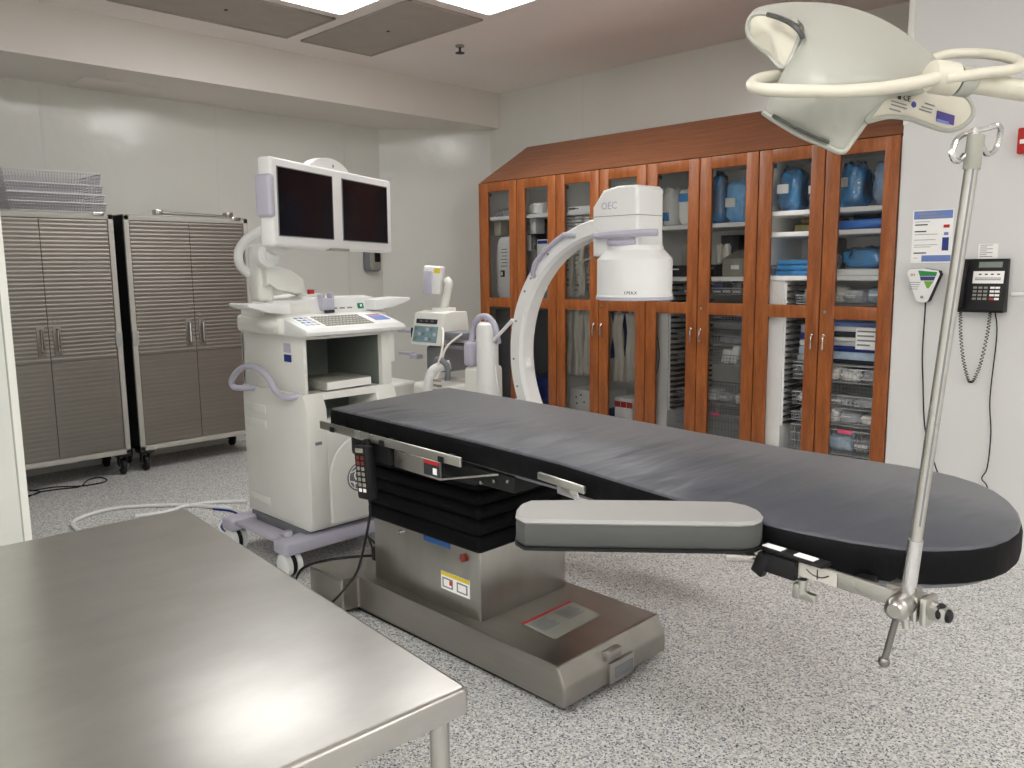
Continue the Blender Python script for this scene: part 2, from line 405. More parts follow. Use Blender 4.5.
b = MB(); b.cyl((q.x, q.y, ZC - .012), (q.x, q.y, ZC - .05), .009); b.lathe([(.004, -.05), (.035, -.052), (.035, -.056), (.004, -.058)], (q.x, q.y, ZC), seg=14); b.build('nozzle', 'ink', t)

# ================================================================== STEEL STORAGE CABINETS
XF = -6.01
def steel_cab(y0, y1, label):
    t = thing('storage_cabinet', label, 'cabinet', (-6.24, (y0 + y1) / 2, 0), 'steel storage cabinets'); zb, zt = .155, 1.846; xb = -6.47
    f = .036; ym = (y0 + y1) / 2
    b = MB()
    b.box(xb, XF - .02, y0, y0 + .02, zb, zt); b.box(xb, XF - .02, y1 - .02, y1, zb, zt); b.box(xb, xb + .02, y0, y1, zb, zt)
    b.box(xb, XF - .03, y0, y1, zb, zb + .03)
    b.build('side_panel', 'navyside', t, False)
    b = MB()
    b.box(XF - .03, XF, y0, y0 + f, zb, zt, .004); b.box(XF - .03, XF, y1 - f, y1, zb, zt, .004)
    b.box(XF - .03, XF, y0, y1, zt - f, zt, .004); b.box(XF - .03, XF, y0, y1, zb, zb + f, .004)
    b.box(xb, XF, y0, y1, zt, zt + .008, .002)
    b.build('frame', 'cabframe', t)
    for y in (y0, y1):
        s = 1 if y == y0 else -1; b = MB(); b.box(XF - .04, XF + .004, min(y, y + s * .045), max(y, y + s * .045), .985 - .06, .985 + .05, .003)
        b.build('corner_joint', 'bin2', t)
    for k, (a, c) in enumerate(((y0 + f + .004, ym - .002), (ym + .002, y1 - f - .004))):
        prof = []
        def ribs(z0, z1, pitch, amp):
            n = int((z1 - z0) / pitch)
            for i in range(n):
                z = z0 + (z1 - z0) * i / n; h = (z1 - z0) / n
                for u, d in ((0, 0), (.25, .35), (.55, 1), (.8, .9), (.92, .1)): prof.append((XF - .010 + amp * d, z + h * u))
            prof.append((XF - .010, z1))
        ribs(zb + f + .004, .846, .03, .0008); prof.append((XF - .016, .848)); prof.append((XF - .016, .852)); ribs(.854, zt - f - .004, .0275, .0022)
        b = MB(); P2 = prof + [(XF - .028, zt - f - .004), (XF - .028, zb + f + .004)]
        rA = [Vector((x, a, z)) for x, z in P2]; rB = [Vector((x, c, z)) for x, z in P2]
        b.rings([rA, rB]); d = b.build('door', 'cabdoor', t, True, 50)
        hy = ym + (-.05 if k == 0 else .05)
        b = MB(); b.box(XF - .012, XF - .004, hy - .024, hy + .024, .90, 1.095, .003); b.build('handle_plate', 'cabdoor', d)
        b = MB(); b.tube(cat([(XF - .006, hy, .925), (XF + .018, hy, .935), (XF + .02, hy, 1.0), (XF + .018, hy, 1.065), (XF - .006, hy, 1.075)], 4), .007, 8); b.build('handle', 'chrome', d)
        if k: b = MB(); b.cyl((XF - .012, hy - .012, 1.13), (XF + .002, hy - .012, 1.13), .011, seg=14); b.build('lock', 'chrome', d)
    b = MB(); b.box(XF - .03, XF + .008, y1 - .13, y1 - .06, zt - .012, zt + .012, .003); b.build('latch', 'chrome', t)
    for x in (XF - .06, xb + .06):
        for y in (y0 + .045, y1 - .045):
            b = MB(); b.box(x - .05, x + .055, y - .05, y + .05, .135, .157, .004); b.box(x - .02, x + .02, y - .03, y - .022, .055, .136); b.box(x - .02, x + .02, y + .022, y + .03, .055, .136)
            c = b.build('caster', 'rubber', t)
            b = MB(); b.lathe([(.045, -.016), (.056, -.012), (.056, .012), (.045, .016)], (x, y, .056), (0, 1, 0), 24); b.build('wheel', 'rubber', c)
            b = MB(); b.lathe([(.016, -.034), (.016, .034)], (x, y, .056), (0, 1, 0), 14); b.build('axle', 'chrome', c)
    return t
steel_cab(1.22, 2.152, 'ribbed steel storage cabinet on casters under the wire baskets, nearer the left edge')
steel_cab(2.222, 3.155, 'ribbed steel storage cabinet on casters beside the white monitor cart')
# wire baskets nested on the left steel cabinet
def wire_basket(name, x0, x1, y0, y1, z0, z1, label, group, mat='wire', tp=.03, step=.026, r=.0016, parent=None):
    b = MB()
    top = [Vector((x0, y0, z1)), Vector((x1, y0, z1)), Vector((x1, y1, z1)), Vector((x0, y1, z1))]
    bot = [Vector((x0 + tp, y0 + tp, z0)), Vector((x1 - tp, y0 + tp, z0)), Vector((x1 - tp, y1 - tp, z0)), Vector((x0 + tp, y1 - tp, z0))]
    b.tube(top, r * 2.4, 6, True); b.tube(bot, r * 1.5, 5, True)
    for k in range(1, 3): b.tube([p.lerp(q, k / 3) for p, q in zip(bot, top)], r, 4, True)
    for k in range(4):
        a, c, d, e = top[k], top[(k + 1) % 4], bot[k], bot[(k + 1) % 4]; n = max(2, int((c - a).length / step))
        for i in range(n + 1): b.tube([d.lerp(e, i / n), a.lerp(c, i / n)], r, 4)
    n = max(2, int((x1 - x0 - 2 * tp) / step))
    for i in range(n + 1): x = x0 + tp + (x1 - x0 - 2 * tp) * i / n; b.tube([(x, y0 + tp, z0), (x, y1 - tp, z0)], r, 4)
    o = b.build(name, mat, parent, False)
    return tag(o, label, 'basket', group) if parent is None else o
nm = ['bottom wire basket of the stack on the left steel cabinet', 'second wire basket from the bottom of the stack on the left steel cabinet',
      'third wire basket from the bottom of the stack on the left steel cabinet', 'topmost wire basket of the stack on the left steel cabinet']
for i, (zt, h) in enumerate(((1.915, .055), (1.972, .053), (2.035, .055), (2.115, .075))):
    wire_basket('wire_basket', -6.45, -6.03, 1.525 - i * .006, 2.125 - i * .008, zt - h, zt, nm[i], 'nested wire baskets on the cabinet', step=.018, tp=.012, r=.0023)
t = thing('steel_bar', 'steel bar with square end blocks lying on the right steel cabinet', 'bar', (-6.2, 2.82, 1.854))
b = MB(); b.cyl((-6.2, 2.54, 1.885), (-6.2, 3.09, 1.872), .012, seg=12); b.build('rod', 'rail', t)
for y, z in ((2.54, 1.855), (3.09, 1.855)):
    b = MB(); b.box(-6.235, -6.165, y - .028, y + .028, z, z + .05, .004); b.build('end_block', 'steel', t)
# soap dispenser on the left wall
q = atX(220 + 765 / 5.12, 140 + 620 / 5.12, XL)
t = thing('soap_dispenser', 'grey and black soap dispenser on the wall behind the monitors', 'dispenser', (XL, q.y, q.z - .11))
b = MB(); b.box(XL, XL + .09, q.y - .085, q.y + .085, q.z - .10, q.z + .16, .035, 4); b.build('housing', 'lavd', t)
b = MB(); b.box(XL + .05, XL + .115, q.y - .06, q.y + .06, q.z - .085, q.z + .09, .03, 4); b.build('cover', 'bin', t)
b = MB(); b.box(XL + .09, XL + .135, q.y - .02, q.y + .04, q.z - .01, q.z + .15, .012); b.build('bottle_neck', 'black', t)

# ================================================================== WOODEN CABINETS
WX0, DW = -4.716, .3908; YF = YP; YD = 4.97
def wood_cab(i, label, shelves):
    x0 = WX0 + i * 2 * DW; x1 = x0 + 2 * DW; t = thing('glass_door_cabinet', label, 'cabinet', ((x0 + x1) / 2, 4.7, 0), 'wooden glass-door cabinets')
    b = MB(); w = .018; y0 = YF + .024
    b.box(x0, x0 + w, y0, YD, .1, 2.09); b.box(x1 - w, x1, y0, YD, .1, 2.09); b.box(x0, x1, YD, YD + .012, .1, 2.09)
    b.box(x0 + w, x1 - w, y0, YD, .1, .13); b.box(x0 + w, x1 - w, y0, YD, 2.07, 2.09)
    b.build('carcass', 'inner', t, False)
    b = MB(); b.box(x0, x1, YF + .03, YD, 0, .1); b.build('plinth', 'wood', t, False)
    for k in range(2):
        a = x0 + k * DW + .0035; c = x0 + (k + 1) * DW - .0035; gl, gr = a + .078, c - .076
        b = MB(); y1 = YF + .022
        b.box(a, gl, YF, y1, .1, 2.097, .002); b.box(gr, c, YF, y1, .1, 2.097, .002)
        for z0, z1 in ((.1, .37), (1.15, 1.222), (2.026, 2.097)): b.box(gl - .001, gr + .001, YF + .0004, y1 - .0004, z0, z1, .002)
        d = b.build('door', 'wood', t)
        for z0, z1 in ((.37, 1.15), (1.222, 2.026)):
            b = MB(); b.quad((gl, YF + .012, z0), (gr, YF + .012, z0), (gr, YF + .012, z1), (gl, YF + .012, z1)); b.build('pane', 'glass', d, False)
        hx = c - .028 if k == 0 else a + .032
        b = MB(); b.tube(cat([(hx, YF, 1.055), (hx, YF - .022, 1.05), (hx, YF - .026, 1.015), (hx, YF - .022, .98), (hx, YF, .975)], 4), .0048, 8); b.sph((hx, YF - .012, 1.058), .009); b.build('handle', 'chrome', d)
        if k: b = MB(); b.cyl((hx - .003, YF - .004, 1.186), (hx - .003, YF + .002, 1.186), .009, seg=14); b.build('lock', 'chrome', d)
        else: b = MB(); b.box(gl + .003, gl + .014, YF + .0125, YF + .03, 1.995, 2.02, .002); b.build('hinge', 'ink', d)
    for z, dep in shelves:
        b = MB(); b.box(x0 + w, x1 - w, YF + .03, YD, z - .026, z, .002); b.build('shelf', 'inner', t)
    return t
wood_cab(0, 'wooden cabinet with two glass doors at the left end of the row', [(1.838, 0)])
wood_cab(1, 'wooden cabinet with two glass doors holding hanging white pouches', [(1.838, 0)])
wood_cab(2, 'wooden cabinet with two glass doors holding black bins, second from the right', [(1.703, 0), (1.380, 0)])
wood_cab(3, 'wooden cabinet with two glass doors at the right end by the telephone wall', [(1.753, 0), (1.634, 0), (1.386, 0)])
xe = WX0 + 8 * DW
b = MB(); b.prism([(YF - .004, 2.10), (YD, 2.423), (YB - .002, 2.423), (YB - .002, 2.10)], lambda p: Vector((WX0 - .004, p[0], p[1])), lambda p: Vector((xe, p[0], p[1])))
tag(b.build('sloped_top', 'woodtop', smooth=False), 'long sloped wooden top above the row of glass-door cabinets', 'cabinet top')
b = MB(); b.box(WX0 - .022, WX0 - .003, YF + .004, YB - .002, 0, 2.098, .001)
tag(b.build('end_panel', 'wood', smooth=False), 'wooden end panel closing the left side of the cabinet row', 'panel')

# ------------------------------------------------ cabinet contents
def soft(name, mat, x0, x1, y, d, z0, z1, label, cat_, group=None, seed=None, amp=.2, p=.55, lab=None, bag=None, top=1., labz=.55, labx=.35):
    seed = random.random() * 50 if seed is None else seed; w, h = x1 - x0, z1 - z0; c = ((x0 + x1) / 2, y, z0)
    b = MB(); b.pillow(c, w, d, h, seed, amp, p, top=top); o = tag(b.build(name, mat, ang=180), label, cat_, group)
    if lab:
        zc = z0 + h * labz; b = MB(); lx = x0 + w * labx
        b.box(lx - w * .24, lx + w * .24, y - d * .53, y - d * .48, zc - h * .11, zc + h * .11, .002); b.build('label', lab, o)
    if bag:
        b = MB(); b.pillow((c[0], c[1], c[2] + .001), w * 1.05, d * 1.1, h * 1.03, seed + 9, amp * 1.6, p, top=top * .95); b.build('plastic_bag', bag, o, ang=180)
    return o
def hard(name, mat, x0, x1, y0, y1, z0, z1, label, cat_, group=None, bev=.004, rz=0, lab=None, labmat='paper', rx=0):
    b = MB(); c = Vector(((x0 + x1) / 2, (y0 + y1) / 2, (z0 + z1) / 2)); R = rotz(rz) @ Matrix.Rotation(rx, 3, 'Y')
    b.obox(c, (x1 - x0, y1 - y0, z1 - z0), R, bev); o = tag(b.build(name, mat), label, cat_, group)
    if lab:
        lx0, lx1, lz0, lz1 = lab; b = MB(); W, H_ = x1 - x0, z1 - z0
        b.box(-W / 2 + W * lx0, -W / 2 + W * lx1, -(y1 - y0) / 2 - .0015, -(y1 - y0) / 2 + .0005, -H_ / 2 + H_ * lz0, -H_ / 2 + H_ * lz1, 0, 2, Matrix.Translation(c) @ R.to_4x4()); b.build('label', labmat, o)
    return o
# right cabinet
soft('gown_pack', 'blue', -2.32, -2.175, 4.62, .16, 1.753, 1.99, 'big blue wrapped pack with white label behind the seventh glass door from the left', 'pack', 'blue packs on the top shelves', 3, lab='paper', bag='bag', top=.86, labx=.3)
soft('gown_pack', 'bluel', -2.145, -2.03, 4.65, .15, 1.753, 1.965, 'light blue pack with white label, right of the big pack behind the seventh door', 'pack', 'blue packs on the top shelves', 5, lab='paper', bag='bag', labx=.3)
soft('gown_pack', 'blue', -1.965, -1.815, 4.62, .16, 1.753, 1.985, 'tall glossy blue bagged pack with white label behind the rightmost door', 'pack', 'blue packs on the top shelves', 8, lab='paper', bag='bag', labx=.2, labz=.6, top=.9)
soft('gown_pack', 'blueg', -1.79, -1.655, 4.66, .14, 1.753, 1.99, 'grey-blue pack in crumpled clear plastic at the right end of the top shelf', 'pack', 'blue packs on the top shelves', 11, bag='bagw', amp=.2)
o = hard('folded_drape', 'royal', -1.955, -1.70, 4.52, 4.75, 1.640, 1.688, 'flat bright blue folded drape on the narrow shelf behind the rightmost door', 'drape', None, .016, 0, rx=-.03)
o = hard('small_carton', 'olive', -2.205, -2.06, 4.56, 4.70, 1.634, 1.675, 'flat olive printed carton on the narrow shelf behind the seventh door', 'carton', None, .003)
soft('pouch', 'olive', -2.19, -2.10, 4.63, .08, 1.676, 1.712, 'crumpled olive pouch lying on the olive carton', 'pouch', None, 2, .3)
hard('dark_box', 'ink', -2.235, -2.05, 4.80, 4.95, 1.635, 1.72, 'dark box at the back of the narrow shelf behind the olive carton', 'box', None)
hard('dark_box', 'ink', -1.97, -1.66, 4.80, 4.95, 1.635, 1.725, 'dark box behind the bright blue folded drape', 'box', None)
soft('drape_bag', 'blue', -1.905, -1.68, 4.62, .2, 1.425, 1.535, 'bulging blue drape in a clear bag above the white tray behind the rightmost door', 'pack', None, 14, bag='bag', amp=.2)
soft('clear_bag', 'bagw', -1.965, -1.925, 4.55, .06, 1.4245, 1.50, 'crumpled empty clear bag left of the bulging blue drape', 'bag', None, 17, .35)
hard('paper_stack', 'paper', -1.965, -1.665, 4.50, 4.85, 1.3865, 1.422, 'thick white paper stack on the shelf behind the rightmost door', 'paper', None, .006)
for k in range(3):
    hard('folded_towel', 'blue', -2.305 + k * .006, -2.085 - k * .01, 4.53, 4.75, 1.3865 + k * .031, 1.416 + k * .031,
         ['bottom', 'middle', 'topmost'][k] + ' blue folded towel of the stack behind the seventh door', 'towel', 'blue folded towel stack', .012, .01 * (k - 1))
soft('clear_bag', 'bagw', -2.345, -2.315, 4.58, .10, 1.387, 1.445, 'crumpled clear bag lying left of the blue folded towels', 'bag', None, 23, .3)
hard('grey_tub', 'lavd', -2.22, -2.05, 4.80, 4.93, 1.387, 1.60, 'tall dark grey tub at the back behind the blue folded towels', 'tub', None, .01)
def rails(x, y0, y1, z0, z1, n, label):
    t = thing('basket_rack', label, 'rack', (x, (y0 + y1) / 2, z0), 'toothed basket racks')
    b = MB(); b.box(x - .012, x, y0, y1, z0, z1); b.build('side_plate', 'inner', t, False)
    for k in range(n):
        z = z0 + (z1 - z0) * (k + .5) / n; b = MB(); b.box(x, x + .05, y0 + .001, y1, z - .005, z + .006, .001); b.build('runner', 'black', t)
XK4 = -2.208; XK3 = -3.0
rails(XK4, 4.50, 4.94, .505, 1.345, 24, 'white rack with black toothed runners in the rightmost cabinet')
rails(XK3, 4.50, 4.94, .505, 1.345, 24, 'white rack with black toothed runners in the second cabinet from the right')
b = MB(); b.box(-2.35, XK4 - .0125, 4.49, 4.96, .131, 1.359); tag(b.build('filler_panel', 'inner', smooth=False), 'white filler panel left of the rack in the rightmost cabinet', 'panel')
b = MB(); b.box(-3.134, XK3 - .0125, 4.49, 4.96, .131, 1.353); tag(b.build('filler_panel', 'inner', smooth=False), 'white filler panel left of the rack in the second cabinet from the right', 'panel')
b = MB(); pts = [gp(640, 290, 5.117, *p) for p in ((72, 120), (85, 220), (98, 320), (90, 400), (72, 470), (62, 520))]
b.tube(cat([atY(x, y, 4.478) for x, y in pts], 5), .0035, 6); tag(b.build('hanging_cable', 'inkg'), 'thin grey cable hanging in front of the white filler panel', 'cable')
names4 = ['white wrapped pack', 'grey foil pack', 'pale blue pouch', 'crinkled white pouch', 'blue edged pack', 'clear wrapped set']
def fill(bx0, bx1, z0, zs, n, where, grp, mats, y0=4.52, y1=4.8):
    pos = ['left', 'middle', 'right', 'far right', 'front', 'rear']
    for k in range(n):
        w = (bx1 - bx0) / n; x = bx0 + w * k
        h = zs * random.uniform(.7, 1.)
        soft('sterile_pack', mats[k % len(mats)], x + .004, x + w * 1.0 - .002, random.uniform(4.60, 4.64), .16, z0, z0 + h,
             {2: ['left', 'right'], 3: ['left', 'middle', 'right'], 4: ['leftmost', 'second from left', 'third from left', 'rightmost']}[n][k] + ' sterile pack ' + where, 'pack', grp, None, .22, .4, lab='paper' if random.random() < .5 else None)
# right cabinet baskets
B4 = [(1.228, 1.275, 'top'), (.795, .872, 'second'), (.648, .72, 'third'), (.552, .60, 'fourth'), (.385, .525, 'lowest')]
for z0, z1, nme in B4:
    wire_basket('sliding_basket', -2.15, -1.645, 4.49, 4.93, z0, z1, nme + ' wire basket sliding in the rightmost cabinet', 'wire baskets in the rightmost cabinet', 'wired', .004, .022, .0014)
fill(-2.135, -1.66, 1.233, .10, 4, 'in the top basket of the rightmost cabinet', 'packs in the right cabinet', ['greyp', 'pouch', 'greyp', 'bluep'])
fill(-2.135, -1.66, .80, .085, 4, 'in the second basket of the rightmost cabinet', 'packs in the right cabinet', ['paper', 'pouch', 'paper', 'greyp'])
fill(-2.135, -1.66, .653, .06, 3, 'in the third basket of the rightmost cabinet', 'packs in the right cabinet', ['greyp', 'bagw', 'greyp'])
fill(-2.135, -1.66, .557, .075, 4, 'in the fourth basket of the rightmost cabinet', 'packs in the right cabinet', ['greyp', 'paper', 'greyp', 'pouch'])
fill(-2.135, -1.66, .39, .10, 3, 'in the lowest basket of the rightmost cabinet', 'packs in the right cabinet', ['bagw', 'bluep', 'bagw'])
# stack of flat packs on a tray (z .90-1.14)
b = MB(); b.box(-2.15, -1.645, 4.49, 4.93, .888, .893); tag(b.build('wire_tray', 'wired', smooth=False), 'flat dark tray under the stack of packs in the rightmost cabinet', 'tray')
zz = .8935
cols = ['ink', 'bluep', 'navy', 'greyp', 'paper', 'ink', 'paper', 'bluepr']
desc = ['black', 'pale blue', 'navy', 'grey', 'white', 'second black', 'second white', 'periwinkle blue']
for k, c in enumerate(cols):
    h = [.026, .045, .03, .028, .022, .03, .03, .028][k]
    hard('flat_pack', c, -1.965 + random.uniform(0, .02), -1.665 - random.uniform(0, .02), 4.53 + random.uniform(0, .02), 4.86, zz, zz + h - .001, desc[k] + ' flat pack in the stack behind the rightmost door', 'pack', 'flat packs stacked behind the rightmost door', .006, random.uniform(-.03, .03)); zz += h
zz = .8935
for k, (c, h) in enumerate([('greyp', .04), ('bluep', .05), ('paper', .035), ('navy', .04), ('greyp', .05)]):
    hard('flat_pack', c, -2.145, -1.985 - random.uniform(0, .02), 4.53 + random.uniform(0, .02), 4.86, zz, zz + h - .001, ['grey', 'pale blue', 'white', 'navy', 'upper grey'][k] + ' flat pack in the stack beside the toothed rack of the rightmost cabinet', 'pack', 'flat packs stacked beside the rack', .008, random.uniform(-.04, .04)); zz += h
o = hard('labelled_box', 'paper', -1.80, -1.675, 4.495, 4.52, .985, 1.105, 'white box with printed label leaning in front of the flat packs', 'box', None, .002)
b = MB()
for z, x1, mi in ((1.085, -1.69, 0), (1.06, -1.70, 1), (1.035, -1.685, 1), (1.01, -1.72, 1)): b.m(0).box(-1.79, x1, 4.4940, 4.4952, z - .005, z + .004)
b.build('lettering', 'inkg', o, False)
b = MB(); b.box(-1.87, -1.79, 4.484, 4.4865, .508, .53, .001); tag(b.build('tag', 'pink', smooth=False), 'pink tag on the lowest basket of the rightmost cabinet', 'tag')
# second cabinet from the right
soft('drape_pack', 'paper', -3.12, -3.02, 4.60, .14, 1.703, 1.95, 'white pack with blue squares behind the fifth glass door', 'pack', 'blue and white packs in the second cabinet', 31, lab='blue', labz=.25, labx=.5)
soft('drape_pack', 'paper', -3.01, -2.86, 4.63, .14, 1.703, 1.94, 'white pack with blue corner, right of the squared pack behind the fifth door', 'pack', 'blue and white packs in the second cabinet', 33, lab='blue', labz=.75, labx=.35)
soft('drape_pack', 'blue', -2.775, -2.665, 4.60, .13, 1.703, 2.0, 'tall narrow blue bag with shiny top behind the sixth glass door', 'pack', 'blue and white packs in the second cabinet', 36, bag='bagw', top=.75)
soft('drape_pack', 'bluel', -2.66, -2.52, 4.63, .14, 1.703, 1.955, 'light blue pack with white label right of the tall blue bag', 'pack', 'blue and white packs in the second cabinet', 39, lab='paper', labz=.5, labx=.25)
hard('black_case', 'ink', -2.79, -2.66, 4.74, 4.9, 1.381, 1.64, 'tall black case at the back of the middle shelf behind the sixth door', 'case', None)
for k in range(2):
    soft('squeeze_bottle', 'pouch', -2.765 + k * .05, -2.725 + k * .05, 4.66, .05, 1.46, 1.585, ['left', 'right'][k] + ' whitish bottle standing in the black bin behind the sixth door', 'bottle', 'whitish bottles in the black bin', 41 + k, .1)
hard('black_bin', 'black', -2.78, -2.69, 4.52, 4.72, 1.381, 1.455, 'small black bin on the middle shelf behind the sixth door', 'bin', None, .004, lab=(.1, .8, .62, .74))
b = MB(); b.prism([(4.52, 1.381), (4.8, 1.381), (4.8, 1.545), (4.70, 1.545), (4.52, 1.49)], lambda p: Vector((-2.645, p[0], p[1])), lambda p: Vector((-2.50, p[0], p[1])), .003)
o = tag(b.build('storage_bin', 'bin'), 'grey open-front storage bin with white label behind the sixth door', 'bin')
b = MB(); b.box(-2.585, -2.53, 4.5165, 4.519, 1.425, 1.45); b.build('label', 'paper', o, False)
soft('spray_bottle', 'bin', -2.995, -2.94, 4.62, .06, 1.381, 1.60, 'greyish bottle on the middle shelf behind the fifth door', 'bottle', None, 45, .05)
hard('black_bin', 'black', -3.02, -2.87, 4.50, 4.57, 1.381, 1.452, 'small black bin on the middle shelf behind the fifth door', 'bin', None, .004, lab=(.05, .5, .6, .72))
for k in range(4):
    hard('carton', ['ink', 'navy', 'ink', 'lavd'][k], -2.79 + k * .068, -2.726 + k * .068, 4.54, 4.8, 1.276, 1.276 + [.06, .055, .075, .065][k], ['leftmost dark carton', 'navy carton', 'second dark carton', 'rightmost grey carton'][k] + ' in the top basket behind the sixth door', 'carton', 'cartons behind the sixth door', .003, lab=(.1, .9, .1, .3))
for k in range(2):
    hard('carton', ['ink', 'lavd'][k], -2.935 + k * .07, -2.875 + k * .07, 4.54, 4.8, 1.276, 1.34, ['dark', 'grey'][k] + ' carton in the top basket behind the fifth door', 'carton', 'cartons behind the fifth door', .003, lab=(.1, .9, .1, .3))
for z0, z1, nme in [(1.27, 1.31, 'top'), (1.10, 1.14, 'second'), (.965, 1.02, 'third'), (.84, .9, 'fourth'), (.59, .66, 'fifth'), (.385, .525, 'lowest')]:
    wire_basket('sliding_basket', -2.942, -2.40, 4.49, 4.93, z0, z1, nme + ' wire basket sliding in the second cabinet from the right', 'wire baskets in the second cabinet', 'wired', .004, .022, .0014)
fill(-2.925, -2.42, .595, .085, 4, 'in the fifth basket of the second cabinet', 'packs in the second cabinet', ['greyp', 'paper', 'greyp', 'pouch'])
fill(-2.925, -2.42, 1.105, .06, 3, 'in the second basket of the second cabinet', 'packs in the second cabinet', ['navy', 'ink', 'navy'])
fill(-2.925, -2.42, .97, .05, 2, 'in the third basket of the second cabinet', 'packs in the second cabinet', ['lavd', 'greyp'])
for k in range(2):
    hard('white_box', 'paper', -2.635 + k * .06, -2.585 + k * .06, 4.53, 4.64, .846, .93 + k * .03, ['left', 'right'][k] + ' tilted white box in the fourth basket behind the sixth door', 'box', 'tilted white boxes in the basket', .003, 0, rx=.22)
b = MB(); b.box(-2.68, -2.62, 4.484, 4.4865, .515, .535, .001); tag(b.build('tag', 'pink', smooth=False), 'pink tag on the lowest basket of the second cabinet from the right', 'tag')
# third cabinet from right: catheter cards and hanging pouches
o = hard('catalogue_box', 'paper', -3.91, -3.60, 4.485, 4.75, 1.8385, 1.872, 'flat white carton with black print on the shelf behind the third glass door', 'carton', None, .002)
b = MB(); b.box(-3.86, -3.80, 4.4838, 4.4848, 1.851, 1.863); b.box(-3.80, -3.77, 4.4838, 4.4848, 1.853, 1.859); b.build('lettering', 'ink', o, False)
for j, x in enumerate((-3.875, -3.785, -3.695)):
    for k in range(5):
        z = 1.695 + k * .0235
        hard('card_sleeve', 'paper', x - .03, x + .03, 4.50, 4.78, z, z + .014, ['lowest', 'second', 'middle', 'fourth', 'top'][k] + ' white card sleeve in the ' + ['left', 'middle', 'right'][j] + ' column behind the third door', 'sleeve', 'white card sleeves under the shelf', .001)
b = MB(); b.box(-3.914, -3.56, 4.50, 4.9, 1.66, 1.685); tag(b.build('sleeve_shelf', 'dark'), 'dark ledge carrying the white card sleeves', 'ledge')
def hanging(x, w, z0, z1, y, label, grp, print_=False):
    def prof(a):
        return a
    b = MB()
    def fn(u, v):
        xx = x - w / 2 + w * u; z = z0 + (z1 - z0) * v
        return Vector((xx + .006 * math.sin(v * 5 + x * 40), y + .008 * math.sin(u * PI * 3 + x * 50) * (1 - .4 * v) + .01 * math.sin(v * 9 + x * 30), z))
    b.grid(fn, 14, 14); bmesh.ops.solidify(b.bm, geom=b.bm.faces[:], thickness=.004)
    o = tag(b.build('hanging_pouch', 'pouch', ang=180), label, 'pouch', grp)
    b = MB(); b.box(x - .012, x + .012, y - .004, y + .004, z1 - .005, z1 + .02); b.build('hook_tab', 'paper', o, False)
    if print_:
        b = MB()
        for k in range(9): 
            zc = z0 + (z1 - z0) * (.12 + .085 * k); b.box(x - w * .3, x - w * .3 + w * random.choice([.2, .35, .5]), y - .028, y - .027, zc - .006, zc + .006)
        b.build('lettering', 'inkg', o, False)
for k, x in enumerate((-3.865, -3.82, -3.77, -3.72)):
    hanging(x, .075, 1.24, 1.65, 4.50 + .075 * (k % 2), ['leftmost', 'second', 'third', 'rightmost'][k] + ' printed white pouch hanging behind the third glass door, upper half', 'printed pouches behind the third door', True)
for k, x in enumerate((-3.87, -3.83, -3.78, -3.735, -3.69)):
    hanging(x, .075, .67 + .02 * (k % 2), 1.135, 4.50 + .075 * (k % 2), ['leftmost', 'second', 'middle', 'fourth', 'rightmost'][k] + ' white pouch hanging behind the lower third glass door', 'white pouches behind the third door')
for k, x in enumerate((-3.52, -3.475, -3.42, -3.37, -3.32)):
    hanging(x, .075, .66 + .02 * (k % 2), 1.135, 4.50 + .075 * (k % 2), ['leftmost', 'second', 'middle', 'fourth', 'rightmost'][k] + ' white pouch hanging behind the lower fourth glass door', 'white pouches behind the fourth door')
hard('navy_binder', 'navy', -3.545, -3.53, 4.53, 4.8, .81, 1.14, 'navy strip hanging left of the white pouches behind the fourth door', 'strip', None, .001)
o = hard('white_carton', 'paper', -3.91, -3.6, 4.55, 4.85, .132, .56, 'large white carton at the bottom behind the third glass door', 'carton', None, .008)
b = MB()
for x, z in ((-3.845, .50), (-3.80, .52), (-3.84, .455), (-3.77, .47)): b.box(x - .006, x + .006, 4.5485, 4.5495, z - .006, z + .006)
b.build('lettering', 'ink', o, False)
for k in range(3):
    o = hard('red_band_box', 'paper', -3.475 + k * .052, -3.425 + k * .052, 4.53, 4.78, .132, .54, ['left', 'middle', 'right'][k] + ' white box with red band at the bottom behind the fourth door', 'box', 'red banded boxes behind the fourth door', .003, lab=(.02, .98, .84, .94), labmat='red')
hard('blue_carton', 'navy', -3.55, -3.485, 4.56, 4.8, .132, .45, 'dark blue box left of the red banded boxes', 'box', None)
# leftmost cabinet
o = soft('tall_pouch', 'paper', -4.675, -4.46, 4.56, .05, 1.19, 1.69, 'tall white rounded pouch standing behind the leftmost glass door', 'pouch', None, 51, .05, .6)
b = MB(); b.box(-4.605, -4.56, 4.531, 4.5335, 1.38, 1.43); b.m(1).box(-4.6, -4.58, 4.530, 4.5312, 1.39, 1.42)
for k in range(6): b.m(2).box(-4.60 + .01 * (k % 2), -4.53, 4.531, 4.533, 1.46 + k * .026, 1.466 + k * .026)
b.build('lettering', ['ink', 'paper', 'inkg'], o, False)
hard('beige_box', 'beige', -4.66, -4.585, 4.52, 4.66, 1.70, 1.81, 'small beige box under the shelf behind the leftmost door', 'box', None)
soft('clear_bag', 'bagw', -4.67, -4.48, 4.62, .18, 1.839, 1.905, 'crumpled clear bag on the shelf behind the leftmost door', 'bag', None, 53, .3)
soft('folded_cloth', 'paper', -4.30, -4.16, 4.60, .16, 1.839, 1.925, 'white folded cloth on the shelf behind the second glass door', 'cloth', None, 56, .2, .4)
hard('black_organiser', 'ink', -4.34, -4.0, 4.62, 4.9, 1.59, 1.81, 'black organiser under the shelf behind the second door', 'organiser', None)
hard('white_box', 'paper', -4.265, -4.205, 4.51, 4.61, 1.70, 1.811, 'white box hanging in front of the black organiser', 'box', None)
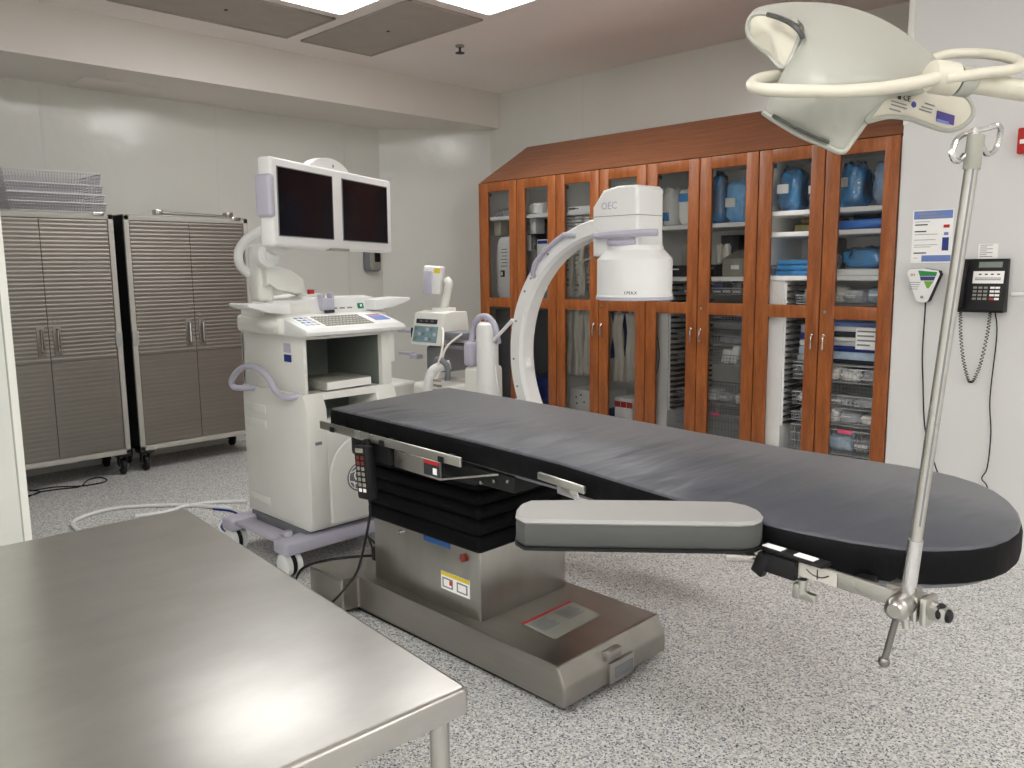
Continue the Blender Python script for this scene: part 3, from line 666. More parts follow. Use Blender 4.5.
soft('clear_bag', 'bagw', -4.35, -4.24, 4.56, .06, 1.26, 1.69, 'tall clear bag hanging behind the second glass door', 'bag', None, 58, .2)
hard('paper_sheet', 'paper', -4.315, -4.24, 4.49, 4.50, 1.575, 1.69, 'white sheet of paper in front of the tall clear bag', 'paper', None, .001, lab=None)
hard('paper_card', 'paper', -4.21, -4.10, 4.53, 4.54, 1.50, 1.655, 'white card with blue heading behind the second glass door', 'card', None, .001, lab=(.05, .95, .8, .95), labmat='navy')
hard('dark_bin', 'lavd', -4.69, -4.35, 4.55, 4.9, .132, 1.12, 'tall grey bin behind the lower leftmost door', 'bin', None, .01)
hard('blue_carton', 'navy', -4.3, -4.02, 4.55, 4.9, .132, .62, 'dark blue carton behind the lower second door', 'carton', None, .01)

# ================================================================== RIGHT WALL ITEMS
YW = YP
t = thing('wall_poster', 'white instruction sheet with blue heading taped to the right wall', 'poster', (-1.415, YW, 1.45))
b = MB(); b.box(-1.512, -1.322, YW - .002, YW, 1.450, 1.712); b.build('sheet', 'paper', t, False)
b = MB(); b.box(-1.507, -1.326, YW - .003, YW - .002, 1.668, 1.708); b.build('heading', 'bluepr', t, False)
b = MB()
for z, x0, x1 in ((1.694, -1.49, -1.40), (1.68, -1.48, -1.36)): b.box(x0, x1, YW - .0034, YW - .0028, z - .003, z + .003)
b.build('heading_print', 'bin', t, False)
b = MB(); b.box(-1.46, -1.325, YW - .003, YW - .002, 1.457, 1.488); b.build('footer', 'bluepr', t, False)
b = MB()
for z, w in ((1.64, .06), (1.607, .055), (1.50, .06)): b.m(0).box(-1.50, -1.50 + w, YW - .0028, YW - .002, z - .003, z + .003)
for z, w in ((1.655, .07), (1.592, .11), (1.565, .1), (1.54, .11), (1.53, .08), (1.475, .02)): b.m(1).box(-1.50, -1.50 + w, YW - .0028, YW - .002, z - .0012, z + .0012)
b.build('lettering', ['ink', 'inkg'], t, False)
b = MB(); b.m(0).box(-1.368, -1.338, YW - .0028, YW - .002, 1.51, 1.575); b.m(1).box(-1.366, -1.338, YW - .0028, YW - .002, 1.622, 1.637); b.m(2).box(-1.362, -1.342, YW - .0028, YW - .002, 1.585, 1.60)
b.build('picture', ['navy', 'red', 'bluepr'], t, False)
# wedge shaped warming reader with cable
t = thing('wall_monitor_unit', 'white wedge-shaped wall unit with green print below the poster', 'wall unit', (-1.43, YW, 1.25))
pl = [(-1.508, 1.40), (-1.50, 1.418), (-1.43, 1.424), (-1.36, 1.412), (-1.352, 1.395), (-1.40, 1.262), (-1.412, 1.254), (-1.446, 1.254), (-1.458, 1.262)]
b = MB(); b.prism(pl, lambda p: Vector((p[0], YW, p[1])), lambda p: Vector((-1.43 + (p[0] + 1.43) * .96, YW - .05, 1.34 + (p[1] - 1.34) * .96)), .006); b.build('housing', 'black', t)
b = MB(); b.prism([(-1.43 + (x + 1.43) * .99, 1.34 + (z - 1.34) * .99) for x, z in pl], lambda p: Vector((p[0], YW - .049, p[1])), lambda p: Vector((p[0], YW - .056, p[1])), .003); b.build('front_cover', 'white', t)
pr = lambda pts, nm, mat, dy=.0568: MB().prism(pts, lambda p: Vector((p[0], YW - .055, p[1])), lambda p: Vector((p[0], YW - dy, p[1]))).build(nm, mat, t, False)
pr([(-1.455, 1.413), (-1.365, 1.404), (-1.37, 1.385), (-1.445, 1.385)], 'green_print', 'green')
pr([(-1.425, 1.36), (-1.378, 1.36), (-1.40, 1.325), (-1.41, 1.325)], 'green_print', 'greenl')
pr([(-1.445, 1.383), (-1.372, 1.383), (-1.378, 1.363), (-1.44, 1.363)], 'purple_print', 'purple')
text('3M', .018, (-1.48, YW - .0568, 1.39), FACE_Y, 'red', t)
b = MB()
for k in range(4): b.box(-1.492, -1.44 - .004 * k, YW - .0567, YW - .0560, 1.352 - k * .011, 1.355 - k * .011)
b.build('lettering', 'inkg', t, False)
b = MB(); b.cyl((-1.43, YW - .058, 1.28), (-1.43, YW - .055, 1.28), .008, seg=12); b.build('button', 'bin', t)
b = MB(); b.tube(cat([(-1.42, YW - .03, 1.256), (-1.42, YW - .028, 1.2), (-1.425, YW - .015, 1.0), (-1.415, YW - .012, .85), (-1.39, YW - .012, .6), (-1.33, YW - .015, .42), (-1.30, YW - .015, .34), (-1.28, YW - .015, .2), (-1.27, YW - .03, .02)], 5), .0035, 6); b.build('power_cable', 'black', t)
# telephone
t = thing('wall_telephone', 'black desk-style telephone mounted on the right wall', 'telephone', (-1.165, YW, 1.21))
ty = lambda z, d: YW - (.035 + .045 * (1.465 - z) / .25) - d      # sloped front of the phone
b = MB(); b.prism([(YW, 1.466), (YW - .035, 1.466), (YW - .078, 1.225), (YW - .07, 1.212), (YW, 1.212)], lambda p: Vector((-1.262, p[0], p[1])), lambda p: Vector((-1.062, p[0], p[1])), .004); b.build('body', 'black', t)
def onphone(x0, x1, z0, z1, nm, mat, d=.0012):
    b = MB(); b.prism([(x0, z0), (x1, z0), (x1, z1), (x0, z1)], lambda p: Vector((p[0], ty(p[1], -.002), p[1])), lambda p: Vector((p[0], ty(p[1], d), p[1]))); return b.build(nm, mat, t, False)
onphone(-1.185, -1.085, 1.425, 1.452, 'display', 'lcdg')
onphone(-1.205, -1.073, 1.350, 1.408, 'label_card', 'paper')
b = MB()
for k in range(4): x = -1.175 + k * .026; b.prism([(x - .006, 1.39), (x + .006, 1.39), (x + .006, 1.396), (x - .006, 1.396)], lambda p: Vector((p[0], ty(p[1], 0), p[1])), lambda p: Vector((p[0], ty(p[1], .0016), p[1])))
for z in (1.374, 1.366): b.prism([(-1.195, z), (-1.085, z), (-1.085, z + .003), (-1.195, z + .003)], lambda p: Vector((p[0], ty(p[1], 0), p[1])), lambda p: Vector((p[0], ty(p[1], .0016), p[1])))
b.build('lettering', 'ink', t, False)
for r in range(4):
    for c in range(3): onphone(-1.198 + c * .023, -1.182 + c * .023, 1.325 - r * .0175, 1.335 - r * .0175, 'key', 'bin', .003)
    for c in range(2): onphone(-1.125 + c * .022, -1.106 + c * .022, 1.325 - r * .0175, 1.335 - r * .0175, 'key', 'paper' if (r, c) != (3, 0) else 'red', .003)
b = MB(); b.tube(cat([(-1.243, ty(1.455, .012), 1.452), (-1.243, ty(1.43, .03), 1.43), (-1.243, ty(1.35, .036), 1.35), (-1.243, ty(1.27, .03), 1.27), (-1.243, ty(1.245, .012), 1.245)], 5), [.016] * 3 + [.019] * 3 + [.014] * 15, 10) if False else b.tube(cat([(-1.243, ty(1.455, .008), 1.452), (-1.243, ty(1.43, .026), 1.43), (-1.243, ty(1.35, .03), 1.35), (-1.243, ty(1.27, .026), 1.27), (-1.243, ty(1.245, .008), 1.245)], 5), .018, 12)
b.build('handset', 'black', t)
ctl = cat([(-1.25, YW - .05, 1.215), (-1.245, YW - .04, 1.1), (-1.225, YW - .03, .96), (-1.19, YW - .03, .866), (-1.155, YW - .03, .95), (-1.13, YW - .04, 1.1), (-1.12, YW - .05, 1.215)], 40)
hel = []
for i, p in enumerate(ctl):
    a = i * 1.35; hel.append(p + Vector((math.cos(a) * .0075, math.sin(a) * .0075, 0)))
b = MB(); b.tube(hel, .0022, 4); b.build('coiled_cord', 'black', t)
b = MB(); b.tube(cat([(-1.1, YW - .05, 1.215), (-1.095, YW - .012, 1.1), (-1.105, YW - .012, .8), (-1.09, YW - .012, .62), (-1.095, YW - .012, .45), (-1.115, YW - .012, .39), (-1.085, YW - .012, .33), (-1.09, YW - .012, .05)], 5), .003, 6); b.build('line_cord', 'black', t)
t = thing('paper_note', 'small printed white note stuck on the wall above the telephone', 'note', (-1.155, YW, 1.465))
b = MB(); b.box(-1.203, -1.118, YW - .0015, YW, 1.467, 1.537); b.build('sheet', 'paper', t, False)
b = MB()
for k in range(7): b.box(-1.196, -1.196 + (.03 if k % 2 else .055), YW - .002, YW - .0014, 1.53 - k * .009, 1.533 - k * .009)
b.build('lettering', 'inkg', t, False)
t = thing('fire_alarm', 'red fire alarm pull station cut by the right edge of the photo', 'fire alarm', (-1.0, YW, 1.94))
b = MB(); b.box(-1.062, -.96, YW - .045, YW, 1.942, 2.058, .006); b.build('housing', 'red', t)
b = MB(); b.box(-1.05, -.972, YW - .052, YW - .044, 1.985, 2.005, .003); b.build('pull_handle', 'paper', t)
t = thing('data_outlet', 'white wall outlet plate right of the telephone', 'outlet', (-.98, YW, 1.24))
b = MB(); b.box(-1.05, -.93, YW - .006, YW, 1.29, 1.31, .002); b.box(-1.045, -.935, YW - .02, YW, 1.293, 1.307, .002); b.build('plate', 'paper', t)

# ================================================================== OPERATING TABLE
OT = thing('operating_table', 'black padded operating table on a stainless steel pedestal base', 'operating table', (-2.4, 2.15, 0))
# base: stainless shell with a notch at the near rear side
xz = [(-3.05, 1.80), (-2.80, 1.80), (-2.80, 1.885), (-1.655, 1.862), (-1.655, 2.432), (-3.05, 2.46)]
low = [(-3.05, 1.80), (-2.80, 1.80), (-2.80, 1.885), (-1.625, 1.862), (-1.625, 2.437), (-3.05, 2.46)]
b = MB()
b.rings([[Vector((x, y, .028)) for x, y in low], [Vector((x, y, .098)) for x, y in low], [Vector((x, y, .165)) for x, y in xz]])
bmesh.ops.bevel(b.bm, geom=b.bm.edges[:], offset=.008, segments=2, profile=.5, affect='EDGES')
base = b.build('base', 'steelb', OT, True, 14)
b = MB(); b.box(-3.0, -1.70, 1.90, 2.40, 0, .03); b.build('base_foot', 'rubber', OT, False)
b = MB(); b.box(-1.628, -1.612, 2.09, 2.225, .028, .104, .004); b.box(-1.648, -1.618, 2.08, 2.165, .112, .145, .006); b.build('pedal_latch', 'steel', OT)
b = MB(); b.box(-1.615, -1.609, 2.115, 2.215, .045, .085, .002); b.build('name_plate', 'lavd', OT)
t2 = MB(); t2.quad((-1.967, 2.017, .1664), (-1.79, 2.0, .1664), (-1.80, 2.277, .1664), (-1.972, 2.295, .1664)); lb = t2.build('warning_label', 'bin', OT, False)
b = MB(); b.quad((-1.967, 2.017, .1668), (-1.952, 2.0165, .1668), (-1.957, 2.293, .1668), (-1.972, 2.295, .1668)); b.build('red_strip', 'red', lb, False)
b = MB()
for k in range(9):
    for y0, y1 in ((2.03, 2.13), (2.165, 2.27)):
        x = -1.94 + k * .009; b.quad((x, y0, .1668), (x + .005, y0, .1668), (x + .005, y1 - random.random() * .03, .1668), (x, y1 - .01, .1668))
b.build('lettering', 'lavd', lb, False)
# column
b = MB(); b.box(-2.735, -2.08, 1.925, 2.395, .16, .47, .01); col = b.build('column', 'steel', OT)
b = MB(); b.box(-2.30, -2.14, 1.9225, 1.9255, .238, .308); st = b.build('hazard_sticker', 'paper', OT, False)
b = MB(); b.box(-2.30, -2.14, 1.9215, 1.9228, .293, .308); b.build('yellow_band', 'yellow', st, False)
b = MB()
for x in (-2.262, -2.18):
    b.m(0).box(x - .03, x + .03, 1.9218, 1.9226, .247, .286); b.m(1).box(x - .022, x + .022, 1.921, 1.922, .253, .28)
b.m(2).box(-2.25, -2.235, 1.92, 1.9215, .262, .28); b.build('pictogram', ['inkg', 'paper', 'red'], st, False)
b = MB(); b.box(-2.40, -2.245, 1.9225, 1.926, .405, .428); b.build('blue_label', 'bluelab', OT, False)
b = MB(); b.cyl((-2.16, 1.93, .395), (-2.16, 1.908, .395), .016, seg=18); b.build('stop_button', 'darkred', OT)
b = MB(); b.cyl((-2.545, 1.93, .405), (-2.545, 1.91, .405), .008, seg=10); b.build('screw', 'chrome', OT)
# bellows: stacked soft folds
b = MB(); zf = .43
for k, h in enumerate((.07, .062, .058, .055, .055)):
    e = .018 + .006 * (k % 2); b.box(-2.745 - e + .02, -2.065 + e - .01, 1.905 - e + .012, 2.415 + e - .01, zf, zf + h, .022, 3); zf += h - .004
b.build('bellows', 'bellow', OT)
b = MB(); b.box(-2.74, -2.0, 1.83, 2.40, zf - .002, .80, .015); b.build('saddle', 'black', OT)
# table top frame and pad
near = [(-2.80, 1.783), (-2.35, 1.762), (-1.894, 1.738), (-1.746, 1.724), (-1.502, 1.702), (-1.177, 1.640), (-.982, 1.606), (-.85, 1.590), (-.732, 1.587), (-.63, 1.598), (-.543, 1.623), (-.487, 1.662), (-.443, 1.715), (-.415, 1.77), (-.402, 1.83), (-.40, 1.90), (-.412, 1.975), (-.437, 2.055), (-.472, 2.13), (-.515, 2.195), (-.57, 2.247), (-.635, 2.284), (-.705, 2.305), (-.788, 2.314), (-1.069, 2.306), (-1.435, 2.338), (-1.91, 2.399), (-2.372, 2.44), (-2.872, 2.474), (-2.838, 2.15)]
cx, cy = -1.6, 2.0
def inset(P, d):
    out = []; n = len(P)
    for i in range(n):
        a, c, e = Vector(P[i - 1]), Vector(P[i]), Vector(P[(i + 1) % n]); n1 = Vector((-(c - a).y, (c - a).x)).normalized(); n2 = Vector((-(e - c).y, (e - c).x)).normalized()
        m_ = (n1 + n2).normalized(); out.append(tuple(c + m_ * d / max(.5, m_.dot(n1))))
    return out
b = MB(); i1 = inset(near, .012); i2 = inset(near, .004)
V3 = lambda P, z: [Vector((x, y, z)) for x, y in P]
i0 = inset(near, .06)
def topz(x, y): return .9 + .0035 * noise.noise(Vector((x * 9, y * 5, 0))) 
b.rings([V3(inset(near, .02), .822), V3(i2, .824), V3(near, .834), V3(near, .875), V3(i2, .892), [Vector((x, y, topz(x, y))) for x, y in i1]], cap=False)
rim = [v for v in b.bm.verts if v.co.z > .895]
bmesh.ops.holes_fill(b.bm, edges=[e for e in b.bm.edges if e.is_boundary])
mp, nt, pb = newmat('pad_cover')
n1 = noise_tex(nt, 8, 2, (1.5, .4, 1), .45); n2 = noise_tex(nt, 3, 2)
r_ = ramp(nt, n2.outputs[0], [(.3, srgb(58, 60, 68)), (.7, srgb(67, 69, 77))]); nt.links.new(r_.outputs[0], pb.inputs['Base Color'])
pb.inputs['Roughness'].default_value = .46; pb.inputs['Sheen Weight'].default_value = .15; bump(nt, pb, n1.outputs[0], .75, .02)
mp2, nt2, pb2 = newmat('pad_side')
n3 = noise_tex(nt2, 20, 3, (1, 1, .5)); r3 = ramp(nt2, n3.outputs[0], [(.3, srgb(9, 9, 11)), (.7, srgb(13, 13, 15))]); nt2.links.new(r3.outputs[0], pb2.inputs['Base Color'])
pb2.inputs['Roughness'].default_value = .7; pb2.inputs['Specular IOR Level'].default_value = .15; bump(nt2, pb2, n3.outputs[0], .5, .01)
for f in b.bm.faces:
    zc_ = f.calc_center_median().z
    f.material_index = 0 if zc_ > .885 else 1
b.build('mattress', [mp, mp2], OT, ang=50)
# pad wrinkles along the far edge
b = MB(); b.rings([V3(inset(near, .05), .800), V3(inset(near, .03), .806), V3(inset(near, .022), .8235)]); b.build('table_top', 'lavd', OT)
# rails and brackets
def flat_rail(p0, p1, w, h, nm='side_rail', mat='rail', par=OT):
    p0, p1 = Vector(p0), Vector(p1); a = math.atan2(p1.y - p0.y, p1.x - p0.x); b = MB(); c = (p0 + p1) / 2
    b.obox(c, ((p1 - p0).length, w, h), rotz(a), .003); return b.build(nm, mat, par)
flat_rail((-2.80, 1.735, .838), (-1.90, 1.683, .838), .01, .032)
flat_rail((-2.54, 1.72, .838), (-2.50, 1.718, .838), .012, .034, 'rail_joint', 'chrome')
for x in (-2.7, -2.35, -2.0): b = MB(); b.obox((x, 1.755 - .057 * (x + 2.8), .832), (.03, .06, .02), None, .003); b.build('rail_spacer', 'black', OT)
A, B_ = Vector((-2.30, 1.722)), Vector((-2.02, 1.706))
b = MB(); b.obox((-2.165, 1.715, .782), (.27, .008, .062), rotz(-.057), .002); bp_ = b.build('side_bracket', 'rail', OT)
b = MB(); b.obox((-2.075, 1.7045, .785), (.085, .003, .05), rotz(-.057)); sg_ = b.build('rail_label', 'ink', OT, False)
b = MB(); b.obox((-2.075, 1.7025, .806), (.085, .002, .012), rotz(-.057)); b.build('red_strip', 'red', sg_, False)
b = MB(); b.obox((-2.055, 1.7022, .778), (.022, .002, .022), rotz(-.057)); b.build('pictogram', 'paper', sg_, False)
b = MB(); b.prism([(-2.03, 1.705), (-2.03, 1.83), (-1.78, 1.73)], lambda p: Vector((p[0], p[1], .752 + (p[0] + 2.03) * .22)), lambda p: Vector((p[0], p[1], .758 + (p[0] + 2.03) * .22))); b.build('gusset', 'rail', OT, False)
b = MB(); b.obox((-2.40, 1.735, .785), (.15, .03, .07), rotz(-.057), .006); b.build('rail_clamp', 'black', OT)
for x, z in ((-1.86, .77), (-1.80, .785), (-1.74, .795)): b = MB(); b.cyl((x, 1.735, z), (x, 1.728, z), .006, seg=8); b.build('screw', 'chrome', OT)
b = MB(); b.box(-2.06, -1.72, 1.74, 2.35, .755, .81, .01); b.build('crossbeam', 'black', OT)
# middle bracket plate
p_ = atY(540, 476, 1.66); q_ = atY(582, 492, 1.645)
b = MB(); b.obox(((p_.x + q_.x) / 2, 1.655, (p_.z + q_.z) / 2 + .003), ((q_ - p_).length + .02, .012, .022), rotz(-.10) @ Matrix.Rotation(.03, 3, 'Y'), .004); b.build('rail_end', 'rail', OT)
b = MB(); b.obox(((p_.x + q_.x) / 2 + .02, 1.662, (p_.z + q_.z) / 2 - .018), (.09, .01, .034), rotz(-.17), .003); b.build('rail_bracket', 'chrome', OT)
# right hand rail (IV pole + arm board side)
RA, RB = Vector((-.80, 1.560, .838)), Vector((-.445, 1.506, .838))
rr = flat_rail((-.985, 1.585, .838), (-.43, 1.503, .838), .012, .032, 'side_rail')
ang = math.atan2(1.503 - 1.585, .555)
for x in (-.9, -.6): b = MB(); b.obox((x, 1.61 - .1 * (x + .9) , .825), (.03, .09, .018), rotz(ang), .003); b.build('rail_spacer', 'black', OT)
b = MB(); b.obox((-.665, 1.5303, .838), (.085, .002, .028), rotz(ang)); dl = b.build('direction_label', 'cabframe', OT, False)
b = MB()
ux = Vector((math.cos(ang), math.sin(ang), 0)); o_ = Vector((-.665, 1.5283, .838))
b.tube(cat([o_ - ux * .025 + Vector((0, 0, .004)), o_ - ux * .01 + Vector((0, 0, -.004)), o_ + ux * .01 + Vector((0, 0, -.004)), o_ + ux * .025 + Vector((0, 0, .004))], 4), .0012, 4)
b.tube([o_ + Vector((0, 0, -.01)), o_ + Vector((0, 0, .01))], .0012, 4); b.build('pictogram', 'ink', dl)
b = MB(); b.sph((-.428, 1.502, .838), .017, (.6, 1, 1)); b.build('rail_cap', 'black', OT)

# hand control hanging on the left rail
t = thing('hand_control', 'black hand control with rows of buttons hanging from the table rail', 'hand control', (-2.43, 1.69, .62))
Rh = rotz(-.06) @ Matrix.Rotation(-.10, 3, 'Y')
b = MB(); b.obox((-2.435, 1.690, .715), (.085, .04, .20), Rh, .008); b.build('housing', 'black', t)
b = MB(); b.obox((-2.445, 1.71, .815), (.03, .03, .035), Rh, .004); b.build('hook', 'black', t)
Wh = Matrix.Translation((-2.435, 1.690, .715)) @ Rh.to_4x4()
def hbtn(x, z, w, h, nm, mat):
    b = MB(); b.box(x - w / 2, x + w / 2, -.023, -.019, z - h / 2, z + h / 2, .001, 1, Wh); b.build(nm, mat, t)
hbtn(0, .082, .05, .016, 'display', 'bin')
for r in range(7):
    for c in (-.015, .015): hbtn(c, .055 - r * .020, .017, .013, 'button', 'darkred' if (r in (0, 1)) else ('bin' if r != 6 else 'paper'))
b = MB(); pc = [Vector((-2.42, 1.69, .615)), atY(370, 515, 1.68), atY(362, 555, 1.70), atY(352, 580, 1.73), Vector((-2.86, 1.745, .03)), Vector((-2.9, 1.75, .008)), Vector((-3.1, 1.72, .008))]
b.tube(cat(pc, 6), .005, 8); b.build('cord', 'black', t)
# power cord behind the base
b = MB(); pc = [Vector((-2.78, 1.97, .235)), Vector((-2.86, 1.93, .222)), Vector((-2.97, 1.85, .20)), Vector((-3.06, 1.775, .16)), Vector((-3.09, 1.74, .08)), Vector((-3.11, 1.70, .01)), Vector((-3.25, 1.60, .008))]
b.tube(cat(pc, 6), .006, 8); pc = [Vector((-2.78, 2.0, .25)), Vector((-2.9, 2.02, .27)), Vector((-3.02, 2.1, .22)), Vector((-3.09, 2.2, .06)), Vector((-3.12, 2.3, .008))]
b.tube(cat(pc, 6), .005, 8); b.box(-2.80, -2.772, 1.955, 2.02, .215, .275, .004)
tag(b.build('power_cord', 'black'), 'black power cords plugged into the rear of the table column', 'cord')

# arm board
t = thing('arm_board', 'padded arm board, light grey on top, angled out beside the table', 'arm board', (-1.0, 1.45, .83))
s_ = .898
apts = [atZ(*gp(500, 450, 3.657, *p), .922) for p in ((58, 238), (62, 212), (75, 195), (110, 182), (300, 180), (560, 182), (840, 187), (905, 200), (948, 218), (962, 236), (955, 252), (930, 262), (880, 266), (560, 262), (250, 258), (90, 255))]
P2 = [(p.x, p.y) for p in apts]
ar = sum(P2[i - 1][0] * P2[i][1] - P2[i][0] * P2[i - 1][1] for i in range(len(P2)))
if ar < 0: P2 = P2[::-1]
b = MB(); b.rings([V3(inset(P2, .004), .862), V3(P2, .868), V3(P2, .905), V3(inset(P2, .003), .914)]); b.build('pad_side', 'armside', t)
b = MB(); b.rings([V3(inset(P2, .001), .9125), V3(inset(P2, -.001), .916), V3(inset(P2, .006), .922)]); b.build('pad_top', 'armtop', t)
b = MB(); b.rings([V3(inset(P2, -.002), .855), V3(inset(P2, -.003), .862)]); b.build('board', 'black', t)
ce = Vector((-.815, 1.575, .845))
b = MB(); b.tube([(-.87, 1.53, .828), (-.815, 1.565, .828), (-.78, 1.558, .828)], .014, 10); b.build('pivot', 'rail', t)
b = MB(); b.obox((-.725, 1.548, .858), (.15, .035, .008), rotz(ang), .002); br = b.build('clamp_plate', 'black', t)
for dx in (-.045, .03):
    b = MB(); b.obox((-.725 + dx, 1.546 - dx * .15, .863), (.045, .020, .002), rotz(ang)); b.build('label', 'paper', br, False)
b = MB(); b.obox((-.745, 1.534, .832), (.075, .016, .04), rotz(ang), .004); b.obox((-.79, 1.541, .825), (.03, .02, .05), rotz(ang) @ Matrix.Rotation(.4, 3, 'Y'), .004); b.build('clamp_jaw', 'black', t)
b = MB(); b.cyl((-.70, 1.54, .815), (-.70, 1.54, .785), .010, seg=14); b.obox((-.692, 1.538, .783), (.052, .015, .018), rotz(ang), .004); b.obox((-.708, 1.538, .79), (.016, .02, .034), rotz(ang), .004); b.build('clamp_knob', 'rail', t)

# IV pole with its rail clamp
t = thing('iv_pole', 'slim steel IV pole clamped to the table rail with a two-loop hook on top', 'IV pole', (-.49, 1.50, .66))
pb0 = atY(906, 606, 1.492); pt0 = atY(971.5, 168, 1.492); dv = (pt0 - pb0).normalized()
b = MB(); b.tube([pb0 - dv * .02, pb0 + (pt0 - pb0) * .165], .0128, 20); b.build('lower_tube', 'chrome', t)
b = MB(); b.tube([pb0 + (pt0 - pb0) * .16, pt0], .0104, 20); tb = b.build('upper_tube', 'rail', t)
side = (dv.cross(FW)).normalized(); nrm = -FW
b = MB(); b.tube([pb0 + (pt0 - pb0) * .2 + nrm * .0099 + side * .002, pt0 + nrm * .0099 + side * .002], .0018, 6); b.build('groove', 'lavd', tb)
b = MB(); b.tube([pt0 - dv * .002, pt0 + dv * .052], .0132, 16); b.build('collar', 'bin', t)
hk = lambda pts: cat([atD(860 + x / 6.244, 100 + y / 6.244, atd + dd) for x, y, dd in pts], 6)
atd = (pt0 - CAMP).dot(FW)
b = MB()
b.tube(hk([(705, 270, 0), (712, 215, 0), (716, 178, 0)]), .0055, 8)
b.tube(hk([(716, 195, 0), (660, 212, 0), (605, 245, -.02), (575, 320, -.03), (582, 365, -.03), (615, 382, -.02), (650, 345, -.01)]), .0047, 8)
b.tube(hk([(716, 190, 0), (790, 178, 0), (850, 160, 0), (880, 180, .01), (868, 250, .02), (840, 315, .02), (795, 338, .01), (765, 300, 0), (738, 235, 0), (718, 200, 0)]), .0047, 8)
b.build('hook', 'chrome', t)
c0 = atY(905, 606, 1.492)
b = MB(); b.obox(c0 + Vector((.0, .018, -.001)), (.05, .04, .05), rotz(ang), .006); b.obox(c0 + Vector((.036, .012, 0)), (.014, .046, .054), rotz(ang), .006); b.obox(c0 + Vector((.021, .013, 0)), (.012, .044, .05), rotz(ang), .006); b.obox(c0 + Vector((.055, .008, 0)), (.03, .024, .026), rotz(ang), .004); b.build('clamp_body', 'rail', t)
b = MB(); b.sph(c0 + Vector((.071, .006, 0)), .0125, (.6, 1, 1)); b.build('clamp_cap', 'black', t)
b = MB(); k0 = atY(898, 608, 1.455); b.lathe([(.012, -.02), (.02, -.012), (.022, 0), (.022, .03)], k0, (0, 1, 0), 20); b.build('clamp_boss', 'steel', t)
b = MB(); e0 = atY(898, 612, 1.45); e1 = atY(884, 662, 1.45); b.tube([e0, e1], .006, 10); b.sph(e1, .0105); b.sph(e0, .010); b.build('clamp_lever', 'darksteel', t)
b = MB(); e2 = atY(906, 628, 1.492); b.tube([c0 + Vector((0, 0, -.02)), e2], .007, 10); b.build('pole_tip', 'rail', t)
b = MB(); b.obox((c0.x - .015, 1.528, .838), (.05, .04, .05), rotz(ang), .004); b.build('clamp_jaw', 'steel', t)

# ================================================================== FOREGROUND STEEL TABLE
ZT = .86
c1 = atZ(469, 687, ZT); c2 = atZ(185, 508, ZT); c3 = atZ(0, 540, ZT)
ex = (c1 - c2).normalized(); ey = (atZ(290, 768, ZT) - c1).normalized()           # along the length, and toward the camera
W_, L_ = .78, (c1 - c2).length
t = thing('steel_work_table', 'worn stainless steel work table in the foreground', 'table', (c1 + c2) / 2 + ey * .4 - Vector((0, 0, ZT)))
Rt = Matrix((ex, -ey, Vector((0, 0, 1)))).transposed()
org = c2 + ey * 0
def T(a, d, z): return c2 + ex * a + ey * d + Vector((0, 0, z - ZT))
b = MB(); rc = .009
pl = []
for (px_, py_, a0) in ((L_ - rc, rc, -90), (L_ - rc, W_ - rc, 0), (rc, W_ - rc, 90), (rc, rc, 180)):
    for k in range(6): a = math.radians(a0 + 90 * k / 5); pl.append((px_ + rc * math.cos(a), py_ + rc * math.sin(a)))
def rp(d, z):
    return [T(L_ / 2 + (x - L_ / 2) * (1 - 2 * d / L_), W_ / 2 + (y - W_ / 2) * (1 - 2 * d / W_), z) for x, y in pl]
b.rings([rp(.02, ZT - .040), rp(.002, ZT - .040), rp(0, ZT - .036), rp(0, ZT - .006), rp(.002, ZT - .001), rp(.006, ZT)]); b.build('tabletop', 'table', t, True, 60)
for a in (.045, L_ - .034):
    for d in (.03, W_ - .04):
        b = MB(); p = T(a, d, 0); b.cyl(p + Vector((0, 0, .02)), p + Vector((0, 0, ZT - .036)), .0145, seg=20); lg = b.build('leg', 'steel', t)
        b = MB(); b.lathe([(.014, 0), (.02, .004), (.02, .03), (.0175, .035)], p, seg=16); b.build('foot', 'rubber', lg)
b = MB()
b.obox(T(.06, W_ / 2, .22), (.03, W_ - .14, .03), Rt, .004); b.obox(T(L_ / 2, W_ - .06, .22), (L_ - .14, .03, .03), Rt, .004); b.build('stretcher', 'steel', t)

# ================================================================== WORKSTATION CART
WS = thing('monitor_cart', 'white medical workstation cart with twin black monitors', 'medical cart', (-3.66, 2.26, 0))
XB0, XB1, YA, YC = -3.955, -3.36, 2.005, 2.515
